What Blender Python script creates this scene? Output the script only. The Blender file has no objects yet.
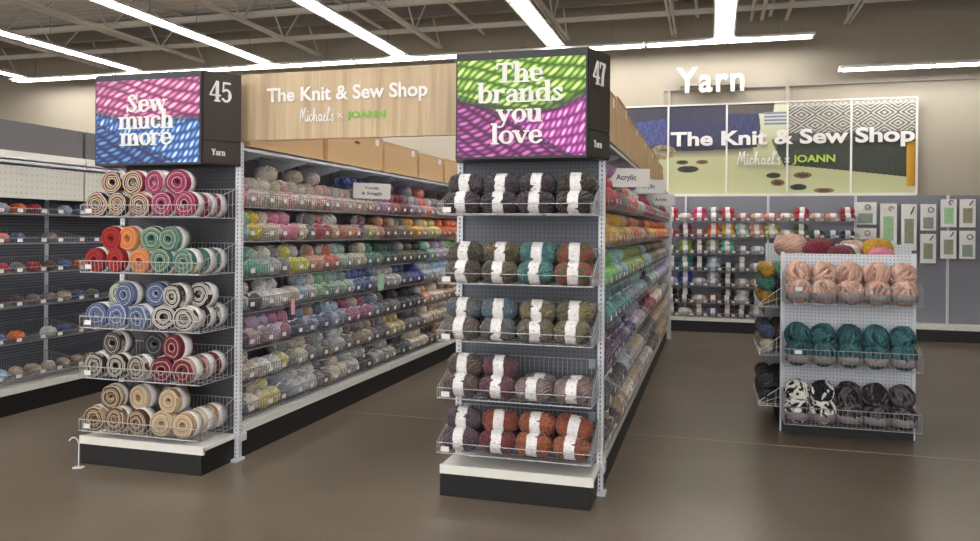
import bpy, math, random
from mathutils import Vector, Matrix
random.seed(7)
PI = math.pi
sc = bpy.context.scene
COL = sc.collection

# ------------------------------------------------------------------ colours
def lin(c):
    return tuple(((v/255.0)/12.92 if v/255.0 <= 0.04045 else ((v/255.0+0.055)/1.055)**2.4) for v in c)

PAL = {
 'coral': (236,130,118), 'pale pink': (232,196,192), 'cream': (228,216,196), 'rosy cream': (230,206,196),
 'lilac pink': (214,160,204), 'dusty rose': (188,108,112), 'dark red': (150,18,34), 'lavender grey': (160,150,172),
 'warm grey': (140,132,132), 'pale mint': (172,208,192), 'sunny yellow': (240,208,60), 'beige': (200,182,160),
 'candy pink': (226,130,158), 'salmon': (226,140,120), 'bright red': (190,40,50), 'maroon': (120,34,52),
 'pale yellow': (232,218,140), 'peach': (236,168,136), 'rust': (158,78,38), 'taupe': (140,126,114),
 'golden yellow': (240,184,40), 'orange': (232,112,50), 'turquoise': (78,192,172), 'lime yellow': (226,220,80),
 'coral orange': (234,116,80), 'sea green': (70,150,126), 'dark green': (12,92,70), 'blackish green': (24,44,38),
 'olive': (92,96,58), 'bright green': (120,200,90), 'pale grey': (196,200,206), 'black': (24,24,30),
 'white': (226,226,222), 'pale blue': (164,192,220), 'soft green': (140,200,150), 'blue': (84,116,190),
 'royal blue': (36,66,158), 'slate blue': (84,100,140), 'plum': (82,34,80), 'lavender': (176,160,204),
 'navy': (28,32,76), 'denim': (86,106,150), 'mauve pink': (188,112,148), 'blue grey': (130,142,162),
 'tan': (176,146,112), 'grey green': (150,158,140), 'brown': (88,58,44), 'dark brown': (58,42,38),
 'pale lilac': (200,184,208), 'teal': (44,140,144), 'deep teal': (36,92,100), 'indigo': (52,40,128), 'wine': (96,24,50),
 'pale aqua': (150,204,204), 'charcoal': (56,56,60), 'mustard': (206,156,44), 'hot pink': (214,40,110),
 'mint': (120,200,176), 'mid grey': (118,118,124), 'fern green': (150,176,76), 'powder pink': (218,176,160),
}
def pc(n): return lin(PAL[n])

# ------------------------------------------------------------------ materials
def new_mat(name):
    m = bpy.data.materials.new(name); m.use_nodes = True
    nt = m.node_tree
    return m, nt, nt.nodes['Principled BSDF']
def N(nt, t, **kw):
    n = nt.nodes.new(t)
    for k, v in kw.items():
        if k.startswith('i_'):
            key = k[2:]
            key = int(key) if key.isdigit() else key.replace('_', ' ')
            n.inputs[key].default_value = v
        else: setattr(n, k, v)
    return n
def plain(name, rgb, rough=0.5, metal=0.0, noise=0.06, nscale=30, coat=0.0):
    m, nt, b = new_mat(name)
    c = lin(rgb)
    tc = N(nt, 'ShaderNodeTexCoord')
    no = N(nt, 'ShaderNodeTexNoise', i_Scale=nscale, i_Detail=3.0)
    nt.links.new(tc.outputs['Object'], no.inputs['Vector'])
    mx = N(nt, 'ShaderNodeMix', data_type='RGBA')
    mx.inputs[6].default_value = (*[v*(1-noise) for v in c], 1)
    mx.inputs[7].default_value = (*[min(1, v*(1+noise)) for v in c], 1)
    nt.links.new(no.outputs['Fac'], mx.inputs[0])
    nt.links.new(mx.outputs[2], b.inputs['Base Color'])
    b.inputs['Roughness'].default_value = rough
    b.inputs['Metallic'].default_value = metal
    b.inputs['Coat Weight'].default_value = coat
    return m

M = {}
M['white_metal'] = plain('white_metal', (214,218,224), .4, 0)
M['white_paint'] = plain('white_paint', (226,224,218), .5)
M['black_kick'] = plain('black_kick', (13,13,15), .5, 0, .15)
M['black_box'] = plain('black_box', (34,33,36), .4, 0, .1)
M['brown_side'] = plain('brown_side', (58,52,48), .5, 0, .08)
M['wire'] = plain('wire', (176,176,180), .35, .3)
M['dark_wire'] = plain('dark_wire', (140,140,146), .4, .3)
M['run_panel'] = plain('run_panel', (150,152,168), .6)
M['letter_white'] = plain('letter_white', (232,230,228), .5)
M['letter_cream'] = plain('letter_cream', (212,210,206), .6)
M['letter_green'] = plain('letter_green', (112,178,52), .5)
M['letter_lime'] = plain('letter_lime', (176,206,76), .5)
M['tag'] = plain('tag', (228,226,224), .6)
M['pink_tag'] = plain('pink_tag', (226,160,170), .6)
M['green_tag'] = plain('green_tag', (170,214,180), .6)
M['ink'] = plain('ink', (70,70,76), .6)
M['grey_bin'] = plain('grey_bin', (98,96,98), .6)
M['joist'] = plain('joist', (218,214,208), .7)
M['joist_dark'] = plain('joist_dark', (140,134,128), .7)
M['fixture'] = plain('fixture', (235,232,226), .5)
M['acrylic_grey'] = plain('acrylic_grey', (138,146,156), .25)
M['band_grey'] = plain('band_grey', (132,126,126), .5, 0, .3, 60)
M['trim_grey'] = plain('trim_grey', (160,153,142), .6)

def emit_mat(name, col, s):
    m, nt, b = new_mat(name)
    b.inputs['Base Color'].default_value = (.9, .9, .9, 1)
    b.inputs['Emission Color'].default_value = (*col, 1)
    b.inputs['Emission Strength'].default_value = s
    return m
M['tube'] = emit_mat('tube', (1.0, .98, .95), 22.0)

def yarn_mat(name, hard=False, scale=14.0, strand=24.0, bump=.9):
    m, nt, b = new_mat(name)
    oi = N(nt, 'ShaderNodeObjectInfo')
    at = N(nt, 'ShaderNodeAttribute', attribute_type='OBJECT', attribute_name='tint')
    tc = N(nt, 'ShaderNodeTexCoord')
    add = N(nt, 'ShaderNodeVectorMath', operation='ADD')
    nt.links.new(tc.outputs['Object'], add.inputs[0])
    sv = N(nt, 'ShaderNodeVectorMath', operation='SCALE'); sv.inputs['Scale'].default_value = 1.0
    cx = N(nt, 'ShaderNodeCombineXYZ')
    for k in range(3): nt.links.new(oi.outputs['Random'], cx.inputs[k])
    nt.links.new(cx.outputs[0], sv.inputs[0]); nt.links.new(sv.outputs[0], add.inputs[1])
    no = N(nt, 'ShaderNodeTexNoise', i_Scale=scale*(1.0), i_Detail=2.0)
    nt.links.new(add.outputs[0], no.inputs['Vector'])
    ra = N(nt, 'ShaderNodeValToRGB')
    if hard: ra.color_ramp.elements[0].position, ra.color_ramp.elements[1].position = .49, .52
    else: ra.color_ramp.elements[0].position, ra.color_ramp.elements[1].position = .4, .62
    nt.links.new(no.outputs['Fac'], ra.inputs[0])
    mx = N(nt, 'ShaderNodeMix', data_type='RGBA')
    nt.links.new(ra.outputs[0], mx.inputs[0])
    nt.links.new(oi.outputs['Color'], mx.inputs[6]); nt.links.new(at.outputs['Color'], mx.inputs[7])
    wv = N(nt, 'ShaderNodeTexWave', bands_direction='DIAGONAL', i_Scale=strand, i_Distortion=6.0, i_Detail=1.0)
    wv.inputs['Detail Scale'].default_value = 1.5
    nt.links.new(add.outputs[0], wv.inputs['Vector'])
    bp = N(nt, 'ShaderNodeBump', i_Strength=bump, i_Distance=.009)
    nt.links.new(wv.outputs['Fac'], bp.inputs['Height'])
    nt.links.new(bp.outputs[0], b.inputs['Normal'])
    nt.links.new(mx.outputs[2], b.inputs['Base Color'])
    b.inputs['Roughness'].default_value = .85
    b.inputs['Sheen Weight'].default_value = .15
    return m
M['yarn'] = yarn_mat('yarn')
M['yarn_marl'] = yarn_mat('yarn_marl', True, 22.0, 50.0)

def strand_mat():
    m, nt, b = new_mat('yarn_strand')
    oi = N(nt, 'ShaderNodeObjectInfo'); at = N(nt, 'ShaderNodeAttribute', attribute_type='OBJECT', attribute_name='tint')
    vc = N(nt, 'ShaderNodeVertexColor', layer_name='strand')
    mx = N(nt, 'ShaderNodeMix', data_type='RGBA')
    nt.links.new(vc.outputs['Color'], mx.inputs[0])
    nt.links.new(oi.outputs['Color'], mx.inputs[6]); nt.links.new(at.outputs['Color'], mx.inputs[7])
    tc = N(nt, 'ShaderNodeTexCoord'); no = N(nt, 'ShaderNodeTexNoise', i_Scale=160.0, i_Detail=2.0); nt.links.new(tc.outputs['Object'], no.inputs['Vector'])
    bp = N(nt, 'ShaderNodeBump', i_Strength=.6, i_Distance=.004); nt.links.new(no.outputs['Fac'], bp.inputs['Height']); nt.links.new(bp.outputs[0], b.inputs['Normal'])
    nt.links.new(mx.outputs[2], b.inputs['Base Color']); b.inputs['Roughness'].default_value = .85
    return m
M['yarn_strand'] = strand_mat()
def paper_mat():
    m, nt, b = new_mat('paper_label')
    tc = N(nt, 'ShaderNodeTexCoord')
    br = N(nt, 'ShaderNodeTexBrick', i_Scale=55.0)
    br.inputs['Color1'].default_value = (*lin((232,230,230)), 1)
    br.inputs['Color2'].default_value = (*lin((190,186,190)), 1)
    br.inputs['Mortar'].default_value = (*lin((232,230,230)), 1)
    br.inputs['Mortar Size'].default_value = .035
    nt.links.new(tc.outputs['Object'], br.inputs['Vector'])
    nt.links.new(br.outputs['Color'], b.inputs['Base Color'])
    b.inputs['Roughness'].default_value = .5
    return m
M['paper'] = paper_mat()

def peg_mat(name, base, hole, pitch=.0254, r=.004, axis='XZ'):
    m, nt, b = new_mat(name)
    tc = N(nt, 'ShaderNodeTexCoord')
    sep = N(nt, 'ShaderNodeSeparateXYZ'); nt.links.new(tc.outputs['Object'], sep.inputs[0])
    def cell(out):
        d = N(nt, 'ShaderNodeMath', operation='DIVIDE'); d.inputs[1].default_value = pitch; nt.links.new(out, d.inputs[0])
        f = N(nt, 'ShaderNodeMath', operation='FRACT'); nt.links.new(d.outputs[0], f.inputs[0])
        s = N(nt, 'ShaderNodeMath', operation='SUBTRACT'); s.inputs[1].default_value = .5; nt.links.new(f.outputs[0], s.inputs[0])
        p = N(nt, 'ShaderNodeMath', operation='POWER'); p.inputs[1].default_value = 2.0
        a = N(nt, 'ShaderNodeMath', operation='ABSOLUTE'); nt.links.new(s.outputs[0], a.inputs[0])
        nt.links.new(a.outputs[0], p.inputs[0]); return p
    p1, p2 = cell(sep.outputs[axis[0]]), cell(sep.outputs[axis[1]])
    ad = N(nt, 'ShaderNodeMath', operation='ADD'); nt.links.new(p1.outputs[0], ad.inputs[0]); nt.links.new(p2.outputs[0], ad.inputs[1])
    lt = N(nt, 'ShaderNodeMath', operation='LESS_THAN'); lt.inputs[1].default_value = (r/pitch)**2; nt.links.new(ad.outputs[0], lt.inputs[0])
    mx = N(nt, 'ShaderNodeMix', data_type='RGBA'); mx.inputs[6].default_value = (*lin(base), 1); mx.inputs[7].default_value = (*lin(hole), 1)
    nt.links.new(lt.outputs[0], mx.inputs[0]); nt.links.new(mx.outputs[2], b.inputs['Base Color'])
    b.inputs['Roughness'].default_value = .5
    return m
M['peg_dark'] = peg_mat('peg_dark', (96,100,110), (38,40,46))
M['peg_darker'] = peg_mat('peg_darker', (70,70,76), (28,28,32))
M['peg_white'] = peg_mat('peg_white', (206,212,220), (90,94,102))
M['peg_grey'] = peg_mat('peg_grey', (152,152,164), (90,90,98))
M['peg_wall'] = peg_mat('peg_wall', (126,127,138), (80,80,88))
M['peg_cream'] = peg_mat('peg_cream', (206,204,196), (160,156,148), pitch=.05, r=.006, axis='YZ')

def slot_mat():
    m, nt, b = new_mat('slotted_upright')
    tc = N(nt, 'ShaderNodeTexCoord')
    sep = N(nt, 'ShaderNodeSeparateXYZ'); nt.links.new(tc.outputs['Object'], sep.inputs[0])
    d = N(nt, 'ShaderNodeMath', operation='DIVIDE'); d.inputs[1].default_value = .0254; nt.links.new(sep.outputs['Z'], d.inputs[0])
    f = N(nt, 'ShaderNodeMath', operation='FRACT'); nt.links.new(d.outputs[0], f.inputs[0])
    g = N(nt, 'ShaderNodeMath', operation='GREATER_THAN'); g.inputs[1].default_value = .45; nt.links.new(f.outputs[0], g.inputs[0])
    def near(out):
        a = N(nt, 'ShaderNodeMath', operation='ABSOLUTE'); nt.links.new(out, a.inputs[0])
        l = N(nt, 'ShaderNodeMath', operation='LESS_THAN'); l.inputs[1].default_value = .0035; nt.links.new(a.outputs[0], l.inputs[0]); return l
    lx, ly = near(sep.outputs['X']), near(sep.outputs['Y'])
    o = N(nt, 'ShaderNodeMath', operation='MAXIMUM'); nt.links.new(lx.outputs[0], o.inputs[0]); nt.links.new(ly.outputs[0], o.inputs[1])
    mu = N(nt, 'ShaderNodeMath', operation='MULTIPLY'); nt.links.new(o.outputs[0], mu.inputs[0]); nt.links.new(g.outputs[0], mu.inputs[1])
    mx = N(nt, 'ShaderNodeMix', data_type='RGBA'); mx.inputs[6].default_value = (*lin((220,224,230)), 1); mx.inputs[7].default_value = (*lin((84,88,98)), 1)
    nt.links.new(mu.outputs[0], mx.inputs[0]); nt.links.new(mx.outputs[2], b.inputs['Base Color'])
    b.inputs['Roughness'].default_value = .4
    return m
M['slot'] = slot_mat()

def vcol_mat(name, rough=.45):
    m, nt, b = new_mat(name)
    a = N(nt, 'ShaderNodeVertexColor', layer_name='print')
    nt.links.new(a.outputs['Color'], b.inputs['Base Color'])
    b.inputs['Roughness'].default_value = rough
    return m
M['print'] = vcol_mat('print')

def wood_mat():
    m, nt, b = new_mat('pale_oak')
    tc = N(nt, 'ShaderNodeTexCoord')
    mp = N(nt, 'ShaderNodeMapping'); mp.inputs['Scale'].default_value = (26, 26, 1.1)
    nt.links.new(tc.outputs['Object'], mp.inputs[0])
    no = N(nt, 'ShaderNodeTexNoise', i_Scale=1.0, i_Detail=5.0, i_Roughness=.6); nt.links.new(mp.outputs[0], no.inputs['Vector'])
    ra = N(nt, 'ShaderNodeValToRGB')
    ra.color_ramp.elements[0].position = .3; ra.color_ramp.elements[0].color = (*lin((166,142,110)), 1)
    ra.color_ramp.elements[1].position = .7; ra.color_ramp.elements[1].color = (*lin((200,178,146)), 1)
    nt.links.new(no.outputs['Fac'], ra.inputs[0]); nt.links.new(ra.outputs[0], b.inputs['Base Color'])
    b.inputs['Roughness'].default_value = .5
    return m
M['oak'] = wood_mat()
M['cardboard'] = plain('cardboard', (196,162,118), .8, 0, .07, 12)
M['card_dark'] = plain('card_dark', (110,82,54), .9)

def floor_mat():
    m, nt, b = new_mat('polished_concrete')
    tc = N(nt, 'ShaderNodeTexCoord')
    n1 = N(nt, 'ShaderNodeTexNoise', i_Scale=.9, i_Detail=6.0, i_Roughness=.6); nt.links.new(tc.outputs['Object'], n1.inputs['Vector'])
    n2 = N(nt, 'ShaderNodeTexNoise', i_Scale=60.0, i_Detail=3.0); nt.links.new(tc.outputs['Object'], n2.inputs['Vector'])
    ra = N(nt, 'ShaderNodeValToRGB')
    ra.color_ramp.elements[0].position = .3; ra.color_ramp.elements[0].color = (*lin((90,80,68)), 1)
    ra.color_ramp.elements[1].position = .75; ra.color_ramp.elements[1].color = (*lin((112,101,87)), 1)
    nt.links.new(n1.outputs['Fac'], ra.inputs[0])
    mx = N(nt, 'ShaderNodeMix', data_type='RGBA', blend_type='OVERLAY'); mx.inputs[0].default_value = .25
    nt.links.new(ra.outputs[0], mx.inputs[6]); nt.links.new(n2.outputs['Fac'], mx.inputs[7])
    nt.links.new(mx.outputs[2], b.inputs['Base Color'])
    b.inputs['Roughness'].default_value = .28
    b.inputs['Specular IOR Level'].default_value = .45
    return m
M['floor'] = floor_mat()
M['joint'] = plain('joint', (168,150,128), .5)
M['wall'] = plain('wall', (166,157,142), .8, 0, .02, 2)
M['deck'] = plain('deck', (226,224,220), .8, 0, .05, 3)

def ring_mat(name, stops, freq):
    m, nt, b = new_mat(name)
    tc = N(nt, 'ShaderNodeTexCoord'); oi = N(nt, 'ShaderNodeObjectInfo')
    sep = N(nt, 'ShaderNodeSeparateXYZ'); nt.links.new(tc.outputs['Object'], sep.inputs[0])
    cb = N(nt, 'ShaderNodeCombineXYZ'); nt.links.new(sep.outputs['X'], cb.inputs['X']); nt.links.new(sep.outputs['Z'], cb.inputs['Z'])
    ln = N(nt, 'ShaderNodeVectorMath', operation='LENGTH'); nt.links.new(cb.outputs[0], ln.inputs[0])
    at = N(nt, 'ShaderNodeMath', operation='ARCTAN2'); nt.links.new(sep.outputs['Z'], at.inputs[0]); nt.links.new(sep.outputs['X'], at.inputs[1])
    sp = N(nt, 'ShaderNodeMath', operation='MULTIPLY'); sp.inputs[1].default_value = .011/(2*PI); nt.links.new(at.outputs[0], sp.inputs[0])
    no = N(nt, 'ShaderNodeTexNoise', i_Scale=18.0, i_Detail=1.0); nt.links.new(tc.outputs['Object'], no.inputs['Vector'])
    nm = N(nt, 'ShaderNodeMath', operation='MULTIPLY'); nm.inputs[1].default_value = .016; nt.links.new(no.outputs['Fac'], nm.inputs[0])
    a1 = N(nt, 'ShaderNodeMath', operation='ADD'); nt.links.new(ln.outputs['Value'], a1.inputs[0]); nt.links.new(sp.outputs[0], a1.inputs[1])
    a2 = N(nt, 'ShaderNodeMath', operation='ADD'); nt.links.new(a1.outputs[0], a2.inputs[0]); nt.links.new(nm.outputs[0], a2.inputs[1])
    mu = N(nt, 'ShaderNodeMath', operation='MULTIPLY'); mu.inputs[1].default_value = freq; nt.links.new(a2.outputs[0], mu.inputs[0])
    rn = N(nt, 'ShaderNodeMath', operation='ADD'); nt.links.new(mu.outputs[0], rn.inputs[0]); nt.links.new(oi.outputs['Random'], rn.inputs[1])
    fr = N(nt, 'ShaderNodeMath', operation='FRACT'); nt.links.new(rn.outputs[0], fr.inputs[0])
    ra = N(nt, 'ShaderNodeValToRGB'); cr = ra.color_ramp
    n = len(stops); cr.interpolation = 'B_SPLINE' if False else 'LINEAR'
    stops = [tuple(v*.86 for v in c) for c in stops]
    for k, c in enumerate(stops):
        e = cr.elements[k] if k < 2 else cr.elements.new(k/n)
        e.position = k/n; e.color = (*lin(c), 1)
    for k in range(1, n):
        e = cr.elements.new(k/n-.05); e.color = (*lin(stops[k-1]), 1)
    e = cr.elements.new(.995); e.color = (*lin(stops[0]), 1)
    nt.links.new(fr.outputs[0], ra.inputs[0]); nt.links.new(ra.outputs[0], b.inputs['Base Color'])
    b.inputs['Roughness'].default_value = .8
    return m
CAKE = {
 'cream black and magenta': ([(228,220,200),(30,26,36),(40,34,44),(226,218,198),(222,206,120),(150,24,80),(160,26,86)], 24),
 'magenta and rose': ([(150,20,76),(196,90,130),(130,16,66),(222,190,196),(150,20,76)], 26),
 'bright red': ([(176,20,30),(120,12,26),(206,60,50),(150,18,30)], 28),
 'orange and gold': ([(236,130,70),(226,96,60),(240,180,100),(228,120,90),(190,180,110)], 22),
 'teal and sage': ([(56,112,104),(134,164,144),(76,130,120),(200,196,160),(54,108,102)], 26),
 'pale green and white': ([(214,222,196),(70,90,70),(222,224,206),(150,180,130)], 24),
 'denim blue and white': ([(112,126,164),(70,84,130),(196,202,214),(96,110,154),(44,52,90)], 24),
 'white and dark brown': ([(222,216,208),(46,34,42),(50,38,44),(220,212,200),(226,220,212),(100,78,88)], 26),
 'black and cream': ([(30,30,36),(200,188,166),(36,36,42),(150,140,128)], 24),
 'black and grey': ([(30,32,38),(120,120,126),(36,38,44),(60,62,70)], 24),
 'wine and cream': ([(110,16,36),(196,160,150),(96,14,34),(130,30,50)], 24),
 'grey cream and black': ([(196,186,172),(34,32,36),(36,34,38),(176,164,150),(206,198,184),(70,62,62)], 26),
 'tan and brown': ([(184,156,126),(84,56,40),(88,60,42),(214,198,172),(126,90,66)], 24),
 'honey and cream': ([(206,180,142),(226,212,184),(168,128,92),(216,196,160)], 24),
}
for k, (st, f) in CAKE.items(): M['cake_'+k] = ring_mat('cake_'+k.replace(' ', '_'), st, f*1.35)

# ------------------------------------------------------------------ mesh builder
class MB:
    def __init__(s): s.v, s.f, s.sm = [], [], False
    def add(s, vs, fs):
        b = len(s.v); s.v += [tuple(p) for p in vs]; s.f += [tuple(i+b for i in f) for f in fs]; return s
    def box(s, x0, x1, y0, y1, z0, z1):
        x0, x1 = min(x0, x1), max(x0, x1); y0, y1 = min(y0, y1), max(y0, y1); z0, z1 = min(z0, z1), max(z0, z1)
        return s.add([(x0,y0,z0),(x1,y0,z0),(x1,y1,z0),(x0,y1,z0),(x0,y0,z1),(x1,y0,z1),(x1,y1,z1),(x0,y1,z1)],
              [(3,2,1,0),(4,5,6,7),(0,1,5,4),(1,2,6,5),(2,3,7,6),(3,0,4,7)])
    def prism(s, poly, fn, d0, d1):
        """poly: 2-D points; fn(u, v, d) -> 3-D"""
        n = len(poly)
        a = [fn(u, v, d0) for u, v in poly]; b = [fn(u, v, d1) for u, v in poly]
        return s.add(a+b, [tuple(range(n))[::-1], tuple(range(n, 2*n))] + [(i, (i+1) % n, n+(i+1) % n, n+i) for i in range(n)])
    def tube(s, pts, r, n=5, close=False):
        P = [Vector(p) for p in pts]; m = len(P); base = len(s.v)
        up = None
        for i, p in enumerate(P):
            if close: t = P[(i+1) % m]-P[i-1]
            else: t = P[min(i+1, m-1)]-P[max(i-1, 0)]
            t.normalize()
            if up is None:
                up = Vector((0, 0, 1)) if abs(t.z) < .9 else Vector((1, 0, 0))
            up = (up - t*up.dot(t)).normalized(); sd = t.cross(up)
            for k in range(n):
                a = 2*PI*(k+.5)/n
                s.v.append(tuple(p+(up*math.cos(a)+sd*math.sin(a))*r))
        seg = m if close else m-1
        for i in range(seg):
            j = (i+1) % m
            for k in range(n):
                l = (k+1) % n
                s.f.append((base+i*n+k, base+j*n+k, base+j*n+l, base+i*n+l))
        if not close:
            s.f.append(tuple(base+k for k in range(n))); s.f.append(tuple(base+(m-1)*n+k for k in range(n))[::-1])
        return s
    def lathe(s, prof, n=24, axis='Y'):
        """prof: list of (radius, position along the axis)"""
        base = len(s.v); m = len(prof)
        for r, a in prof:
            for k in range(n):
                t = 2*PI*k/n; c, d = r*math.cos(t), r*math.sin(t)
                s.v.append({'Y': (c, a, d), 'X': (a, c, d), 'Z': (c, d, a)}[axis])
        for i in range(m-1):
            for k in range(n):
                l = (k+1) % n
                s.f.append((base+i*n+k, base+i*n+l, base+(i+1)*n+l, base+(i+1)*n+k))
        s.f.append(tuple(base+k for k in range(n))[::-1]); s.f.append(tuple(base+(m-1)*n+k for k in range(n)))
        return s
    def mesh(s, name, mat, smooth=False):
        me = bpy.data.meshes.new(name); me.from_pydata(s.v, [], s.f)
        import bmesh
        bm = bmesh.new(); bm.from_mesh(me); bmesh.ops.recalc_face_normals(bm, faces=bm.faces); bm.to_mesh(me); bm.free()
        if mat: me.materials.append(M[mat])
        if smooth: me.polygons.foreach_set('use_smooth', [True]*len(me.polygons))
        me.update(); return me

def link(name, me, parent=None, loc=(0,0,0), rot=(0,0,0)):
    o = bpy.data.objects.new(name, me); COL.objects.link(o)
    o.location = loc; o.rotation_euler = rot
    if parent: o.parent = parent
    return o
def build(mb, name, mat, parent=None, smooth=False, loc=(0,0,0), rot=(0,0,0)):
    return link(name, mb.mesh(name, mat, smooth), parent, loc, rot)
def tag(o, label, cat, group=None):
    o['label'] = label; o['category'] = cat
    if group: o['group'] = group
    return o
def empty(name, loc, label, cat, group=None, rz=0):
    o = link(name, None, None, loc, (0,0,rz)); o.empty_display_size = .1
    return tag(o, label, cat, group)
def struct(o): o['kind'] = 'structure'; return o
def copy_tree(o, parent=None):
    c = o.copy(); COL.objects.link(c)
    if parent: c.parent = parent
    for ch in list(KIDS.get(o.name, [])): copy_tree_child(ch, c)
    return c
KIDS = {}
def kids(o): return [x for x in bpy.data.objects if x.parent == o]
def copy_tree_child(ch, c):
    d = ch.copy(); COL.objects.link(d); d.parent = c
    for g in KIDS.get(ch.name, []): copy_tree_child(g, d)
def remember(o):
    ks = kids(o); KIDS[o.name] = ks
    for k in ks: remember(k)

ONES = ['', 'first', 'second', 'third', 'fourth', 'fifth', 'sixth', 'seventh', 'eighth', 'ninth', 'tenth', 'eleventh', 'twelfth',
        'thirteenth', 'fourteenth', 'fifteenth', 'sixteenth', 'seventeenth', 'eighteenth', 'nineteenth']
def ordw(n):
    if n < 20: return ONES[n]
    T = {2: 'twent', 3: 'thirt', 4: 'fort', 5: 'fift', 6: 'sixt'}[n//10]
    return T+'ieth' if n % 10 == 0 else T+'y-'+ONES[n % 10]

# ------------------------------------------------------------------ setting
X0, X1, YB, YW, ZD = -17.0, 9.0, -7.0, 12.75, 5.35
struct(build(MB().box(X0, X1, YB, YW+.2, -.1, 0), 'floor', 'floor'))
struct(build(MB().box(X0, X1, YW, YW+.2, 0, ZD), 'wall_back', 'wall'))
struct(build(MB().box(X0-.2, X0, YB, YW+.2, 0, ZD), 'wall_left', 'wall'))
struct(build(MB().box(X1, X1+.2, YB, YW+.2, 0, ZD), 'wall_right', 'wall'))
mb = MB(); k = 0; y = YB
pts = []
while y < YW+.1:
    pts += [(y, ZD), (y+.11, ZD), (y+.13, ZD+.05), (y+.17, ZD+.05)]; y += .19
for (a, b), (c, d) in zip(pts, pts[1:]):
    mb.add([(X0, a, b), (X1, a, b), (X1, c, d), (X0, c, d)], [(0,1,2,3)])
mb.box(X0, X1, YB, YW+.2, ZD+.06, ZD+.12)
struct(build(mb, 'ceiling', 'deck'))
# sawn joints in the concrete
for i, (a, b, c, d) in enumerate([(X0, X1, 5.85, 5.862), (X0, X1, 10.4, 10.412), (X0, X1, 1.3, 1.312)]):
    struct(build(MB().box(a, b, c, d, 0, .0012), 'trim_%d' % (i+1), 'joint'))
# rail and posts on the far wall
struct(build(MB().box(-.75, X1, YW-.05, YW, 3.74, 3.82), 'trim_5', 'trim_grey'))
# open web joists running away from the camera
def joist(x, z0=4.62, z1=5.3, y0=-6, y1=12.6, step=.6):
    m = MB()
    for zz in (z0, z1):
        m.box(x-.045, x-.012, y0, y1, zz-.02, zz+.02); m.box(x+.012, x+.045, y0, y1, zz-.02, zz+.02)
    y = y0; up = False
    while y+step <= y1:
        a, b = (z0, z1) if up else (z1, z0)
        m.tube([(x, y, a), (x, y+step, b)], .014, 4); y += step; up = not up
    return m
for x in (-13.6, -11.4, -9.2, -6.8, -4.5, -2.3, -.6, 1.9, 4.2, 6.4):
    struct(build(joist(x), 'ceiling_joist', 'joist'))
for i, y in enumerate((5.2, 6.4, 7.6, 8.8, 9.6, 10.4, 11.2, 11.9)):
    z = 4.72 if i % 2 else 4.95
    struct(build(MB().box(X0, X1, y-.03, y+.03, z, z+.07), 'ceiling_beam', 'joist'))
struct(build(MB().box(X0, X1, 12.0, 12.12, 5.0, 5.3), 'ceiling_beam', 'joist_dark'))
for x, z in ((-3.7, 4.8), (-5.4, 4.9), (.55, 4.75), (.7, 4.75), (.82, 4.8), (1.05, 4.72), (-10.2, 4.9), (-.25, 4.85)):
    struct(build(MB().tube([(x, -6, z), (x, 12.55, z)], .028, 6), 'ceiling_conduit', 'joist'))

# ------------------------------------------------------------------ strip lights
def strip_light():
    r = empty('strip_light', (0,0,0), '', 'strip light')
    m = MB()
    sec = [(-.15, .0), (-.13, .035), (-.05, .06), (.05, .06), (.13, .035), (.15, .0), (.13, .0), (.04, .045), (-.04, .045), (-.13, .0)]
    m.prism(sec, lambda u, v, d: (u, d, v), 0, 2.4)
    build(m, 'reflector', 'fixture', r)
    for sx in (-.06, .06):
        for k in (0, 1):
            build(MB().lathe([(.006, 0), (.017, .005), (.017, 1.165), (.006, 1.17)], 10, 'Y'), 'tube', 'tube', r, True, (sx, .015+k*1.2, .012))
    for y in (.03, 1.2, 2.37):
        m = MB().box(-.09, .09, y-.012, y+.012, -.008, .03); build(m, 'lamp_holder', 'fixture', r)
    for y in (.5, 1.9):
        build(MB().tube([(0, y, .06), (0, y, .8)], .006, 5).box(-.03, .03, y-.06, y+.06, .055, .085), 'hanger', 'joist_dark', r)
    return r
sl = strip_light(); remember(sl); first = [True]
def put_light(x, y, z, rz, label, group):
    o = sl if first[0] else copy_tree(sl); first[0] = False
    o.location = (x, y, z); o.rotation_euler = (0, 0, rz); o['label'] = label; o['group'] = group
LR = [(-13.2, 'outermost row'), (-10.5, 'row ending beyond the pink and blue header'), (-7.7, 'row passing above the pink and blue header'), (-5.12, 'row above the wooden aisle sign'),
      (-2.43, 'row ending behind the green and purple header'), (.15, 'row above the raised wall lettering')]
for x, nm in LR:
    for k in range(7):
        y = 12.0 - 2.42*(k+1)
        put_light(x*.973, y, 4.38, 0, 'twin tube strip light %s from far wall, %s' % (ordw(k+1), nm), 'strip lights running down the store')
for x in (2.8, 5.4):  # two short rows added out of view to light the right side
    for k in range(3):
        put_light(x, -5.6+2.42*k, 4.44, 0, 'unseen twin tube strip light added for more light over the store front', 'added unseen strip lights over the store front')
for k in range(6):
    put_light(1.40-2.42*k, 12.08, 4.33, PI/2, 'twin tube strip light along far wall, %s from its free end' % ordw(k+1), 'strip lights along the far wall')
put_light(4.12, 12.05, 3.82, PI/2, 'low hung strip light above the herringbone mural panels', 'strip lights along the far wall')

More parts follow.
